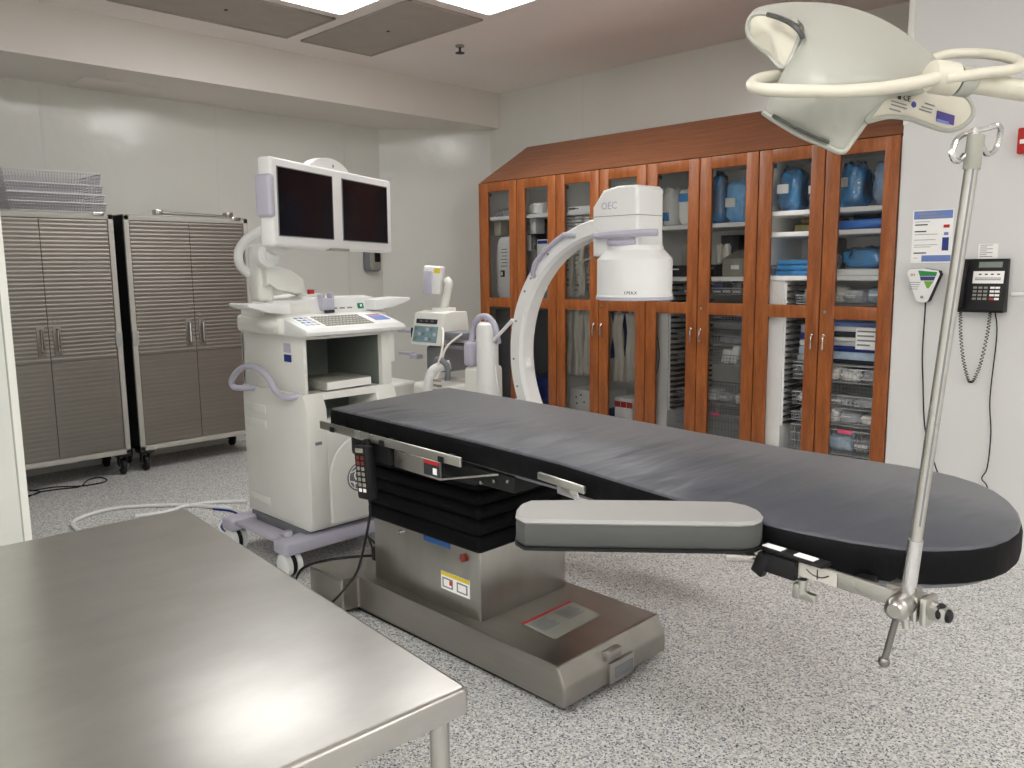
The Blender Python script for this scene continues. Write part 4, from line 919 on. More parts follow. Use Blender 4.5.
# base: lavender bars and casters
b = MB(); b.box(-3.47, -3.345, 1.855, 2.665, .11, .178, .018, 3); b.build('front_bumper', 'lav', WS)
b = MB(); b.box(-4.00, -3.89, 1.855, 2.665, .11, .178, .018, 3); b.build('rear_bumper', 'lav', WS)
b = MB(); b.box(-3.94, -3.40, 2.0, 2.52, .115, .20, .006); b.build('chassis', 'lavd', WS)
for y in (1.93, 2.58):
    b = MB(); b.box(-3.90, -3.49, y - .05, y + .05, .145, .17, .01); b.build('side_step', 'lav', WS)
    b = MB(); b.cyl((-3.45, y, .175), (-3.45, y, .203), .022, seg=14); b.cyl((-3.53, y, .165), (-3.45, y, .185), .01, seg=8); b.build('brake_pedal', 'lav', WS)
for x in (-3.40, -3.94):
    for y in (1.905, 2.615):
        b = MB(); b.box(x - .045, x + .03, y - .033, y - .019, .05, .125, .006); b.box(x - .045, x + .03, y + .019, y + .033, .05, .125, .006); b.box(x - .045, x + .03, y - .033, y + .033, .118, .128, .004); c = b.build('caster', 'white', WS)
        b = MB(); b.lathe([(.048, -.010), (.056, -.008), (.056, .008), (.048, .010)], (x, y, .058), (0, 1, 0), 28); b.build('tyre', 'rubber', c)
        b = MB(); b.lathe([(.048, -.044), (.056, -.038), (.056, -.013), (.04, -.0125), (.04, .0125), (.056, .013), (.056, .038), (.048, .044)], (x, y, .058), (0, 1, 0), 28); b.build('wheel_cover', 'white', c)
# lower body
b = MB()
lowp = [(XB0, .20), (XB1 + .0, .20), (XB1 + .03, .24), (XB1 + .03, .79), (XB1 - .005, .868), (XB0, .868)]
b.prism(lowp, lambda p: Vector((p[0], YA - .012, p[1])), lambda p: Vector((p[0], 2.105, p[1])), .012)
b.prism(lowp, lambda p: Vector((p[0], 2.40, p[1])), lambda p: Vector((p[0], YC + .012, p[1])), .012)
b.prism([(XB0, .20), (XB1, .20), (XB1 + .03, .24), (XB1 + .03, .74), (XB0, .74)], lambda p: Vector((p[0], 2.10, p[1])), lambda p: Vector((p[0], 2.405, p[1])))
b.prism([(XB0, .835), (XB1 + .012, .835), (XB1 - .005, .868), (XB0, .868)], lambda p: Vector((p[0], 2.10, p[1])), lambda p: Vector((p[0], 2.405, p[1])))
b.box(XB0, XB0 + .03, 2.1, 2.405, .73, .84)
b.build('lower_body', 'cream', WS)
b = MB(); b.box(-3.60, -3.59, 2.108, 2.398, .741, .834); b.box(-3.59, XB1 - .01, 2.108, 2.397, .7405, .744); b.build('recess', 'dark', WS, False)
# raised round front boss with the emblem
yc_, zc_ = 2.285, .43
b = MB()
arch = [(yc_ - .185, .225)] + [(yc_ + .185 * math.cos(math.radians(180 - k * 15)), .46 + .185 * math.sin(math.radians(180 - k * 15))) for k in range(13)] + [(yc_ + .185, .22)]
b.prism(arch, lambda p: Vector((XB1 + .028, p[0], p[1])), lambda p: Vector((XB1 + .036, yc_ + (p[0] - yc_) * .96, .22 + (p[1] - .22) * .98)), .004); b.build('front_boss', 'cream', WS)
em = MB(); R_ = .072; o_ = Vector((XB1 + .0378, 2.268, .43))
cp = lambda r, a: o_ + Vector((0, r * math.cos(a), r * math.sin(a)))
em.prism([(math.cos(2 * PI * k / 32) * R_, math.sin(2 * PI * k / 32) * R_) for k in range(32)], lambda p: o_ + Vector((-.002, p[0], p[1])), lambda p: o_ + Vector((0, p[0], p[1])))
eb = em.build('emblem', 'lavd', WS, False)
b = MB(); b.tube([cp(.062, 2 * PI * k / 32) for k in range(32)], .0022, 6, True)
for k in range(4):
    a = PI / 4 + k * PI / 2; b.tube(cat([cp(.058, a - .55), cp(.044, a - .25), cp(.05, a + .1), cp(.058, a + .25)], 4), .003, 5)
def curl(pts): b.tube(cat([o_ + Vector((0, y, z)) for y, z in pts], 5), .0034, 6)
curl([(-.006, .022), (-.02, .028), (-.03, .012), (-.022, -.008), (-.008, -.002), (-.004, .018), (-.012, .004), (-.014, -.024), (-.03, -.03), (-.034, -.018)])
curl([(.03, .018), (.02, .03), (.008, .02), (.012, .004), (.022, .002), (.01, -.002), (.004, -.02), (.014, -.032), (.03, -.022), (.034, -.01)])
b.build('emblem_lettering', 'paper', eb)
b = MB(); b.box(XB1 + .029, XB1 + .032, 2.03, 2.065, .625, .64); b.build('name_badge', 'lavd', WS, False)
# side vents
for y, s in ((YA - .0125, -1), (YC + .0125, 1)):
    for z0, z1 in ((.74, .78), (.66, .70), (.26, .30)):
        b = MB(); b.box(-3.92, -3.72, y - .002, y + .002, z0, z1, .0015); b.build('vent', 'cream', WS)
        
# upper body with an open shelf
b = MB()
b.box(XB0, XB1, YA, YA + .022, .868, 1.14, .006); b.box(XB0, XB1, YC - .06, YC, .868, 1.14, .006); b.box(XB0, XB0 + .02, YA, YC, .868, 1.14); b.box(XB0, XB1 - .003, YA + .01, YC - .01, 1.125, 1.16)
b.build('upper_body', 'cream', WS)
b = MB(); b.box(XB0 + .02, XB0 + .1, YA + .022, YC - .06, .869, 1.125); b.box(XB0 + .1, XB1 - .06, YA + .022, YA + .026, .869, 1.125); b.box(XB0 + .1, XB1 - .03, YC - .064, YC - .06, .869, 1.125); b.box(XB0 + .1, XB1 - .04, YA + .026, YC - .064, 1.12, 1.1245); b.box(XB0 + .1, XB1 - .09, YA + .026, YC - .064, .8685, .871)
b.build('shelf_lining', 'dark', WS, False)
b = MB(); b.box(XB1 - .06, XB1 + .004, YC - .015, YC + .022, .98, 1.13, .008); b.build('connector_block', 'cream', WS)
b = MB(); b.box(-3.46, -3.425, YA - .0125, YA - .010, .0, .001); b.bm.clear()
b.box(-3.53, -3.465, YA - .003, YA + .001, 1.06, 1.105); b.build('label', 'lav', WS, False)
b = MB(); b.box(-3.53, -3.465, YA - .003, YA + .001, 1.015, 1.05); b.build('label', 'navy', WS, False)
# console deck
b = MB()
b.box(-3.88, -3.46, 1.94, 2.58, 1.145, 1.235, .025, 3); b.build('deck', 'cream', WS)
b = MB(); b.prism([(-3.56, 1.23), (-3.50, 1.235), (-3.275, 1.178), (-3.262, 1.165), (-3.266, 1.15), (-3.30, 1.143), (-3.56, 1.143)], lambda p: Vector((p[0], 1.972, p[1])), lambda p: Vector((p[0], 2.54, p[1])), .008); kb = b.build('keyboard_tray', 'white', WS)
sl = (1.178 - 1.235) / (.225)
def kz(x): return 1.235 + (x + 3.50) * sl
def onkb(x0, x1, y0, y1, h, nm, mat):
    b = MB(); b.prism([(x0, y0), (x1, y0), (x1, y1), (x0, y1)], lambda p: Vector((p[0], p[1], kz(p[0]) - .001)), lambda p: Vector((p[0], p[1], kz(p[0]) + h)), .0008, 1); return b.build(nm, mat, kb, False)
onkb(-3.475, -3.295, 2.0, 2.53, .0015, 'key_overlay', 'paper')
for r in range(5):
    b = MB()
    for c in range(14):
        y = 2.11 + c * .0195; x = -3.455 + r * .031
        b.prism([(x, y), (x + .022, y), (x + .022, y + .0145), (x, y + .0145)], lambda p: Vector((p[0], p[1], kz(p[0]))), lambda p: Vector((p[0], p[1], kz(p[0]) + .004)))
    b.build('key_row', 'bin', kb, False)
for r in range(4):
    for c in range(3): onkb(-3.455 + r * .034, -3.435 + r * .034, 2.015 + c * .028, 2.035 + c * .028, .003, 'key', ['lcd', 'bluepr', 'lav'][c] if r < 3 else 'lav')
onkb(-3.42, -3.35, 2.42, 2.51, .0025, 'touch_pad', 'bluepr'); onkb(-3.445, -3.43, 2.42, 2.50, .0025, 'key', 'lcd'); onkb(-3.432, -3.424, 2.425, 2.505, .0026, 'key', 'pink')
# rear console hump, arched
ap = [(1.95, 1.225)] + [(1.95 + .64 * k / 14, 1.25 + .08 * math.sin(PI * (.06 + .88 * k / 14)) ** .8) for k in range(15)] + [(2.59, 1.225)]
b = MB(); b.prism(ap, lambda p: Vector((-3.84, p[0], p[1])), lambda p: Vector((-3.64, p[0], p[1])), .008); b.build('rear_hood', 'cream', WS)
b = MB(); b.prism([(-3.645, 1.225), (-3.525, 1.225), (-3.55, 1.305), (-3.645, 1.315)], lambda p: Vector((p[0], 1.97, p[1])), lambda p: Vector((p[0], 2.56, p[1])), .006); b.build('control_face', 'white', WS)
for y0, y1, nm, mt in ((2.03, 2.16, 'drive_slot', 'cream'), (2.44, 2.475, 'power_button', 'teal')):
    b = MB(); b.obox((-3.534, (y0 + y1) / 2, 1.265), (.006, y1 - y0, .045 if nm == 'drive_slot' else .028), Matrix.Rotation(-.3, 3, 'Y'), .002); pb_ = b.build(nm, mt, WS)
b = MB(); b.obox((-3.5305, 2.4575, 1.266), (.003, .010, .012), Matrix.Rotation(-.3, 3, 'Y')); b.build('button_mark', 'paper', WS, False)
b = MB()
for k in range(3): b.obox((-3.532, 2.30 + k * .045, 1.258), (.004, .028, .006), Matrix.Rotation(-.3, 3, 'Y'))
b.build('lettering', 'inkg', WS, False)
b = MB(); b.box(-3.60, -3.505, 2.215, 2.285, 1.25, 1.31, .008); b.box(-3.58, -3.53, 2.285, 2.30, 1.27, 1.335, .006); b.box(-3.57, -3.53, 2.225, 2.245, 1.30, 1.33, .004); b.build('card_reader', 'lav', WS)
b = MB(); b.box(-3.512, -3.50, 2.225, 2.28, 1.238, 1.252, .002); b.build('reader_slot', 'ink', WS)
b = MB(); b.box(-3.68, -3.65, 2.235, 2.262, 1.325, 1.352, .004); b.build('indicator_lamp', 'red', WS)
# wings
for s, ya_, yb_ in ((-1, 2.0, 1.785), (1, 2.49, 2.715)):
    b = MB(); P = [(ya_, 1.245), (ya_, 1.295), (yb_ - s * .01, 1.302), (yb_, 1.296), (yb_ - s * .005, 1.285), ((ya_ + yb_) / 2, 1.255)]
    b.prism(P, lambda p: Vector((-3.63, p[0], p[1])), lambda p: Vector((-3.44, p[0], p[1])), .005); b.build('side_shelf', 'white', WS)
b = MB(); b.sph((-3.56, 1.965, 1.195), .075, (1.3, .8, .5)); b.build('left_bulge', 'cream', WS)
# side handles
for s, yb_ in ((-1, YA), (1, YC)):
    hp = [(-3.41, yb_, .86), (-3.45, yb_ + s * .045, .852), (-3.52, yb_ + s * .055, .87), (-3.58, yb_ + s * .06, .93), (-3.66, yb_ + s * .065, .972), (-3.76, yb_ + s * .068, .98), (-3.86, yb_ + s * .07, .955), (-3.94, yb_ + s * .07, .90), (-3.955, yb_ + s * .065, .868), (-3.92, yb_ + s * .055, .855), (-3.82, yb_, .86)]
    b = MB(); b.tube(cat(hp, 5), .0155, 10); b.build('handle', 'lav', WS)
# monitor arm
b = MB(); b.box(-3.70, -3.60, 1.93, 2.01, 1.30, 1.575, .02, 3); b.build('arm_post', 'cream', WS)
PVT = atX(269, 255, -3.5)
b = MB(); b.lathe([(.02, .02), (.055, .0), (.058, -.03), (.058, -.06)], PVT, (1, 0, 0)); b.lathe([(.02, .028), (.03, .022), (.03, .015)], PVT, (1, 0, 0)); b.build('arm_pivot', 'white', WS)
b = MB(); b.prism([(1.95, 1.46), (2.02, 1.455), (2.09, 1.435), (2.15, 1.395), (2.165, 1.31), (2.09, 1.33), (2.01, 1.36), (1.95, 1.365)], lambda p: Vector((-3.67, p[0], p[1] + .012)), lambda p: Vector((-3.56, p[0], p[1] + .012)), .012); b.build('lower_arm', 'cream', WS)
b = MB(); b.tube(cat([(-3.50, 1.97, 1.66), (-3.60, 1.90, 1.61), (-3.66, 1.87, 1.545), (-3.67, 1.875, 1.48), (-3.70, 1.93, 1.435)], 6), .021, 12); b.build('cable_sleeve', 'white', WS)
# twin monitors
ML, MR = Vector((-3.161, 1.742, 0)), Vector((-3.567, 2.701, 0)); ux = (MR - ML).normalized(); nz = Vector((ux.y, -ux.x, 0)); MW = (MR - ML).length
mx_, my_ = ux, nz
Rm = Matrix((ux, -nz, Vector((0, 0, 1)))).transposed()      # local x=along, y=back, z=up ; front is -y
zc0 = 1.731; cen = (ML + MR) / 2 + Vector((0, 0, zc0)) - nz * .045
Rm = Rm @ Matrix.Rotation(math.radians(-.8), 3, 'Y').inverted() if False else Rm @ Matrix.Rotation(math.radians(.8), 3, 'Y')
WMn = Matrix.Translation(cen) @ Rm.to_4x4()
b = MB(); b.box(-MW / 2 + .05, MW / 2, -.045, .03, -.188, .188, .014, 3, WMn); mon = b.build('monitor_housing', 'white', WS)
for x0, x1 in ((-.435, -.032), (.055, .468)):
    b = MB(); b.box(x0, x1, -.0475, -.043, -.138, .148, 0, 2, WMn); sc_ = b.build('screen', 'screen', mon, False)
    b = MB(); 
    for a in ((x0 - .004, x1 + .004, -.142, -.138), (x0 - .004, x1 + .004, .148, .152), (x0 - .004, x0, -.142, .152), (x1, x1 + .004, -.142, .152)): b.box(a[0], a[1], -.0482, -.044, a[2], a[3], 0, 2, WMn)
    b.build('screen_bezel', 'lavd', mon, False)
b = MB(); b.box(-MW / 2 + .026, -MW / 2 + .066, -.052, .03, -.065, .115, .016, 3, WMn); b.build('side_grip', 'lav', mon)
b = MB(); b.box(MW / 2 - .005, MW / 2 + .012, -.03, .03, -.08, .06, .006, 2, WMn); b.build('side_grip', 'lav', mon)
b = MB(); arc = [(-.17 + .34 * k / 16, .182 + .058 * math.sin(PI * k / 16) ** .7) for k in range(17)] + [(.17, .17), (-.17, .17)]
b.prism(arc, lambda p: WMn @ Vector((p[0] + .0, -.02, p[1])), lambda p: WMn @ Vector((p[0], .03, p[1])), .005); b.build('top_handle', 'white', mon)
b = MB(); b.box(.02, .026, -.0215, -.019, .20, .212, 0, 2, WMn); b.build('lock_mark', 'ink', mon, False)
b = MB(); b.box(-.06, .10, -.05, -.02, -.192, -.180, .003, 2, WMn); b.build('button_strip', 'bin', mon)
b = MB(); b.prism([(-.40, -.18), (-.27, -.18), (-.29, -.205), (-.32, -.22), (-.36, -.22), (-.40, -.205)], lambda p: WMn @ Vector((p[0], .02, p[1])), lambda p: WMn @ Vector((p[0], .06, p[1])), .008); b.build('monitor_yoke', 'white', WS)
b = MB(); b.box(-.2, .2, .028, .07, -.08, .08, .02, 3, WMn); b.build('back_housing', 'white', mon)
# book on the shelf
t = thing('ring_binder', 'flat pale binder lying on the open shelf of the monitor cart', 'binder', (-3.5, 2.24, .871))
b = MB(); b.obox((-3.50, 2.25, .8955), (.26, .28, .046), rotz(.08), .004); b.build('cover', 'bin', t)
b = MB(); b.obox((-3.495, 2.25, .8955), (.262, .270, .036), rotz(.08)); b.build('pages', 'paper', t)

# ================================================================== C-ARM
CA = thing('c_arm_machine', 'white C-arm x-ray machine standing behind the operating table', 'x-ray machine', (-3.1, 3.0, 0))
CX, CZ, RO, CYc = -2.284, 1.022, .652, 3.0
def arcp(r, y, a): return Vector((CX + r * math.cos(a), y, CZ + r * math.sin(a)))
b = MB(); rs = []; n = 48; a0, a1 = math.radians(98), math.radians(275)
for i in range(n + 1):
    a = a0 + (a1 - a0) * i / n; ri = RO - .078; ye, yb2 = CYc - .055, CYc + .055
    rs.append([arcp(RO - .008, ye, a), arcp(RO, ye + .012, a), arcp(RO, yb2 - .012, a), arcp(RO - .008, yb2, a), arcp(ri + .012, yb2, a), arcp(ri, yb2 - .02, a), arcp(ri, ye + .02, a), arcp(ri + .012, ye, a)])
b.rings(rs); carc = b.build('c_arc', 'white', CA, True, 30)
for a in (112, 128, 143, 150, 165, 183, 196, 210):
    b = MB(); p = arcp(RO - .03, CYc - .055, math.radians(a)); b.cyl(p + Vector((0, .003, 0)), p - Vector((0, .003, 0)), .006, seg=10); b.build('bolt', 'bin', carc)
b = MB(); hp = [arcp(RO - .045, CYc - .055, math.radians(110)), arcp(RO - .035, CYc - .07, math.radians(111.5))] + [arcp(RO - .02, CYc - .078, math.radians(a)) for a in range(114, 138, 3)] + [arcp(RO - .035, CYc - .07, math.radians(139.5)), arcp(RO - .045, CYc - .055, math.radians(141))]
b.tube(cat(hp, 4), .0115, 10); b.build('grab_handle', 'lav', carc)
b = MB(); p = arcp(RO - .075, CYc, math.radians(186)); b.sph(p, .03); b.cyl(p + Vector((-.03, 0, 0)), p + Vector((.01, 0, 0)), .035); b.build('stop_knob', 'white', carc)
# detector housing
ix = -2.195
b = MB(); b.prism([(-2.36, 1.495), (-2.36, 1.712), (-2.30, 1.785), (-2.22, 1.798), (-2.125, 1.796), (-2.11, 1.785), (-2.11, 1.495)], lambda p: Vector((p[0], CYc - .10, p[1])), lambda p: Vector((p[0], CYc + .10, p[1])), .018, 3); dh = b.build('detector_housing', 'white', CA)
b = MB(); b.box(-2.361, -2.109, CYc - .1008, CYc + .1008, 1.668, 1.671); b.build('seam', 'bin', dh, False)
text('OEC', .044, (-2.262, CYc - .101, 1.713), FACE_Y, 'lav', dh)
b = MB(); b.lathe([(.125, .235), (.13, .215), (.162, .182), (.167, .175), (.167, .02), (.171, .016), (.171, 0), (.16, -.004)], (ix, CYc, 1.305), seg=48); ii = b.build('image_intensifier', 'white', CA, ang=25)
b = MB(); b.lathe([(.172, .002), (.172, .014), (.169, .0145)], (ix, CYc, 1.303), seg=48); b.build('rim_band', 'lav', ii)
al = math.radians(-90 - 8)
for k, ch in enumerate('IMAX'):
    a = math.radians(-68 + k * 5.2); rr_ = .168; p = Vector((ix + rr_ * math.cos(a), CYc + rr_ * math.sin(a), 1.336)); ex_ = Vector((-math.sin(a), math.cos(a), 0)); nn = Vector((math.cos(a), math.sin(a), 0))
    text(ch, .02, p, Matrix((ex_, Vector((0, 0, 1)), nn)).transposed(), 'ink', ii)
b = MB(); b.tube(cat([(-2.31, CYc - .09, 1.585), (-2.315, CYc - .125, 1.585), (-2.27, CYc - .14, 1.585), (-2.17, CYc - .142, 1.587), (-2.06, CYc - .12, 1.59), (-2.02, CYc - .08, 1.59)], 5), .0155, 8); b.build('grab_handle', 'lav', CA)
b = MB(); b.tube(cat([(-2.26, CYc - .095, 1.56), (-2.24, CYc - .12, 1.553), (-2.17, CYc - .12, 1.55), (-2.12, CYc - .10, 1.56)], 4), .014, 8); b.build('rear_handle', 'lav', CA)
b = MB(); b.tube(cat([(-2.35, CYc - .09, 1.495), (-2.40, CYc - .08, 1.485), (-2.46, CYc - .07, 1.468)], 5), .0035, 5); b.build('cable', 'bin', CA)
# x-ray tube at the bottom of the C
b = MB(); b.box(-2.36, -2.02, CYc - .13, CYc + .13, .22, .42, .03, 3); b.lathe([(.09, 0), (.07, .06)], (-2.19, CYc, .42)); b.build('tube_housing', 'white', CA)
# carriage, column and mainframe
b = MB(); b.prism([(-2.90, .56), (-2.90, .74), (-3.0, .76), (-3.12, .72), (-3.12, .54), (-3.04, .52)], lambda p: Vector((p[0], CYc + .03, p[1])), lambda p: Vector((p[0], CYc + .09, p[1])), .01); b.build('c_carriage', 'cream', CA)
b = MB(); b.lathe([(.058, 0), (.058, .53), (.052, .555), (.035, .568)], (-3.115, CYc - .04, .60), seg=32); b.build('lift_column', 'white', CA)
b = MB(); b.box(-3.26, -3.13, CYc - .09, CYc + .10, .30, .93, .03, 3); b.build('column_back', 'cream', CA)
b = MB(); b.box(-3.245, -3.185, CYc - .10, CYc - .01, .93, 1.06, .018, 3); b.build('grip_pad', 'lav', CA)
hp = [(-3.228, CYc - .06, 1.02)] + [(-3.135 + .093 * math.cos(math.radians(a)), CYc - .04, 1.10 + .098 * math.sin(math.radians(a))) for a in range(180, -1, -20)] + [(-3.042, CYc - .03, 1.06)]
b = MB(); b.tube(cat(hp, 4), .016, 10); b.tube([(-3.125, CYc - .04, 1.16), (-3.125, CYc - .04, 1.195)], .007, 8); b.build('steering_handle', 'lav', CA)
b = MB(); b.box(-3.62, -3.30, CYc - .16, CYc + .16, .10, .82, .03, 3); b.box(-3.12, -2.78, CYc - .06, CYc + .06, .09, .17, .02); b.build('mainframe', 'cream', CA)
for k in range(11):
    b = MB(); b.obox((-3.36, CYc - .185, .58 + k * .027), (.06, .012, .012), None, .002); b.build('vent_slat', 'bin', CA)
b = MB(); b.box(-3.98, -3.72, 2.70, 2.98, .30, .80, .02, 3); b.build('side_cabinet', 'cream', CA)
b = MB(); b.box(-3.82, -3.76, 2.695, 2.702, .74, .775); b.build('label', 'inkg', CA, False)
b = MB(); b.tube(cat([(-3.95, 2.72, .80), (-3.94, 2.70, .885), (-3.85, 2.69, .895), (-3.74, 2.70, .90), (-3.72, 2.75, .80)], 5), .019, 10); b.build('push_handle', 'lav', CA)
# control panel head
pr_ = lambda P, y0, y1, nm, mt, par=CA, bv=.012: MB().prism(P, lambda p: Vector((p[0], y0, p[1])), lambda p: Vector((p[0], y1, p[1])), bv, 2).build(nm, mt, par)
b = MB()
b.prism([(2.94, 1.02), (2.98, 1.20), (3.05, 1.212), (3.15, 1.205), (3.17, 1.05), (3.08, 1.0)], lambda p: Vector((-3.745, p[0], p[1])), lambda p: Vector((-3.475, p[0], p[1])), .012); ch = b.build('control_head', 'cream', CA)
fy = lambda z: 2.94 + (z - 1.02) * (.04 / .18) - .0015
def onch(x0, x1, z0, z1, nm, mt, d=.001):
    b = MB(); b.prism([(x0, z0), (x1, z0), (x1, z1), (x0, z1)], lambda p: Vector((p[0], fy(p[1]) + .002, p[1])), lambda p: Vector((p[0], fy(p[1]) - d, p[1]))); return b.build(nm, mt, ch, False)
onch(-3.715, -3.53, 1.14, 1.165, 'readout', 'ink'); tp_ = onch(-3.725, -3.515, 1.035, 1.125, 'touch_panel', 'lcd')
for r in range(3):
    for c in range(6):
        x = -3.715 + c * .033; z = 1.045 + r * .027; b = MB(); b.prism([(x, z), (x + .024, z), (x + .024, z + .018), (x, z + .018)], lambda p: Vector((p[0], fy(p[1]) - .0008, p[1])), lambda p: Vector((p[0], fy(p[1]) - .003, p[1]))); b.build('button', ['lcdg', 'lcd', 'lcd', 'lav'][(r * 2 + c) % 4], tp_, False)
for k in range(3): b = MB(); x = -3.68 + k * .05; b.box(x, x + .02, fy(1.15) - .004, fy(1.15) - .001, 1.15, 1.158); b.build('digit', 'lavd', ch, False)
b = MB(); b.box(-3.68, -3.52, 3.0, 3.2, .86, 1.01, .02); b.build('head_neck', 'lavd', CA)
b = MB(); b.tube([(-3.90, 2.98, 1.09), (-3.745, 2.99, 1.09)], .014, 8); b.build('side_lever', 'lav', CA)
b = MB(); b.box(-3.775, -3.745, 2.97, 3.01, 1.05, 1.11, .004); b.build('lever_mount', 'black', CA)
b = MB(); b.box(-3.89, -3.76, 2.96, 2.99, .945, .965, .006); b.box(-3.77, -3.70, 2.95, 3.0, .93, .955, .006); b.build('lower_lever', 'lav', CA)
# small monitor on a swan neck
b = MB(); b.tube(cat([(-3.60, 3.08, 1.205), (-3.59, 3.08, 1.25), (-3.565, 3.08, 1.31), (-3.55, 3.08, 1.36), (-3.57, 3.08, 1.385)], 5), .024, 10); b.cyl((-3.60, 3.08, 1.20), (-3.60, 3.08, 1.225), .07); b.build('display_neck', 'cream', CA)
Rq = rotz(.5) @ Matrix.Rotation(.08, 3, 'Y')
b = MB(); b.obox((-3.66, 3.06, 1.385), (.11, .07, .16), Rq, .012, 3); sm = b.build('small_display', 'white', CA)
b = MB(); b.obox(Vector((-3.66, 3.06, 1.38)) + Rq @ Vector((-.022, -.038, -.01)), (.055, .016, .135), Rq, .008); b.build('display_grip', 'lav', sm)
b = MB(); b.obox(Vector((-3.66, 3.06, 1.385)) + Rq @ Vector((.03, -.036, .055)), (.035, .004, .03), Rq); b.build('label', 'yellow', sm, False)
# cables over the mainframe
for k, P in enumerate(([(-3.49, 2.97, 1.12), (-3.40, 2.9, 1.10), (-3.36, 2.85, 1.0), (-3.42, 2.84, .86), (-3.47, 2.84, .72)], [(-3.28, 2.93, 1.10), (-3.36, 2.88, 1.02), (-3.40, 2.86, .88), (-3.50, 2.84, .74)])):
    b = MB(); b.tube(cat(P, 6), .006, 6); b.build('cable', 'pouch', CA)
b = MB(); b.tube(cat([(-3.35, 2.90, .93), (-3.42, 2.84, .9), (-3.45, 2.82, .80), (-3.47, 2.82, .66)], 6), .026, 12); b.build('hose', 'white', CA)
b = MB(); b.tube(cat([(-3.47, 2.90, .93), (-3.40, 2.86, .96), (-3.33, 2.86, .93), (-3.34, 2.87, .85)], 6), .016, 10); b.build('dark_cable', 'lavd', CA)
b = MB(); b.box(-3.47, -3.30, 2.95, 3.1, 1.06, 1.10, .004); b.box(-3.47, -3.30, 2.95, 3.1, 1.01, 1.03, .004); b.build('dark_bracket', 'lavd', CA)
b = MB(); b.tube(cat([(-3.05, CYc - .06, 1.07), (-2.99, CYc - .075, 1.11), (-2.89, CYc - .075, 1.19)], 5), .009, 8); b.build('spiral_hose', 'white', CA)
b = MB(); b.tube(cat([(-3.06, CYc - .05, 1.0), (-3.02, CYc - .07, .9), (-2.99, CYc - .08, .78), (-2.98, CYc - .08, .66)], 5), .0035, 5); b.build('thin_cable', 'white', CA)
b = MB(); b.box(-3.075, -2.985, CYc - .02, CYc + .05, .60, .76, .008); b.build('blue_pedal', 'navy', CA)
b = MB(); b.lathe([(.03, 0), (.03, .015), (.012, .02), (.012, .05), (.02, .055), (.018, .1), (.006, .115)], (-2.965, CYc - .09, .66), seg=16); b.build('joystick', 'white', CA)
for x in (-3.7, -3.35, -2.85): 
    b = MB(); b.lathe([(.05, -.02), (.06, -.012), (.06, .012), (.05, .02)], (x, CYc, .06), (0, 1, 0)); b.build('wheel', 'lavd', CA)

# ================================================================== FLOOR CABLES
def fc(pts, r, name, mat, label, cat_='cable', par=None):
    b = MB(); b.tube(cat([atZ(x, y, r + .001) for x, y in pts], 8), r, 8); return tag(b.build(name, mat), label, cat_)
fc([(247, 501), (215, 502), (185, 506), (170, 511), (152, 514), (135, 516)], .011, 'floor_hose', 'white', 'short white hose running from under the monitor cart across the floor', 'hose')
fc([(232, 509), (205, 506), (180, 505), (140, 506), (110, 509), (85, 516), (73, 523), (80, 531), (110, 538)], .0115, 'floor_hose', 'white', 'long white hose curving over the floor behind the steel work table', 'hose')
fc([(30, 491), (55, 487), (80, 486), (100, 483), (107, 480), (100, 477.5), (88, 480), (80, 486.5), (60, 489), (40, 492), (28, 497)], .0045, 'floor_cable', 'black', 'thin black cable looped on the floor under the left steel cabinet')
fc([(28, 490), (40, 491.5), (36, 494), (28, 495.5)], .004, 'floor_cable', 'black', 'short end of black cable on the floor at the left wall edge')
fc([(213, 509), (225, 510), (234, 512), (238, 515), (232, 520), (224, 522), (222, 528), (228, 535)], .006, 'blue_cable', 'navy', 'blue cable coiled on the floor by the rear wheel of the cart')
fc([(234, 517), (224, 521), (219, 527), (224, 533), (236, 536)], .006, 'floor_cable', 'white', 'thin white cable coiled beside the blue cable')

# ================================================================== SURGICAL LAMP
LD = 1.62
LP = lambda px, py, dd: atD(px, py, LD + dd)
LT = thing('surgical_lamp', 'cream three-lobed surgical lamp head with grab rails at the upper right', 'surgical lamp', LP(860, 80, .05))
def coons(Lc, Rc, n, m, bulge):
    """rows run from the left curve to the right curve; each curve is a list of points"""
    Lc = cat(Lc, 8); Rc = cat(Rc, 8)
    def pick(C, v):
        f = v * (len(C) - 1); i = min(int(f), len(C) - 2); return C[i].lerp(C[i + 1], f - i)
    return lambda u, v: pick(Lc, v).lerp(pick(Rc, v), u) - FW * bulge * (math.sin(PI * u) ** .8) * (math.sin(PI * (.12 + .80 * v)))
# main shell: from top silhouette (top curve) down to the lower edge
topc = [LP(762, 9, .195), LP(783, 3, .19), LP(812, 2.2, .17), LP(840, 5, .155), LP(868, 13, .15), LP(893, 25, .15), LP(915, 40, .15), LP(932, 54, .15), LP(942, 66, .15)]
midc = [LP(800, 21, .10), LP(806, 30, .07), LP(815, 50, .03), LP(840, 62, .0), LP(868, 68, .0), LP(890, 74, .02), LP(908, 82, .05), LP(920, 88, .07), LP(925, 92, .08)]
midd = [LP(804, 40, .08), LP(793, 60, .06), LP(790, 78, .04), LP(815, 95, .0), LP(845, 100, .0), LP(865, 100, .02), LP(880, 98, .04), LP(890, 97, .06), LP(898, 96, .07)]
botc = [LP(800, 38, .085), LP(785, 68, .08), LP(765, 112, .09), LP(790, 128, .075), LP(815, 141, .065), LP(842, 152, .06), LP(858, 134, .06), LP(872, 114, .06), LP(885, 97, .065)]
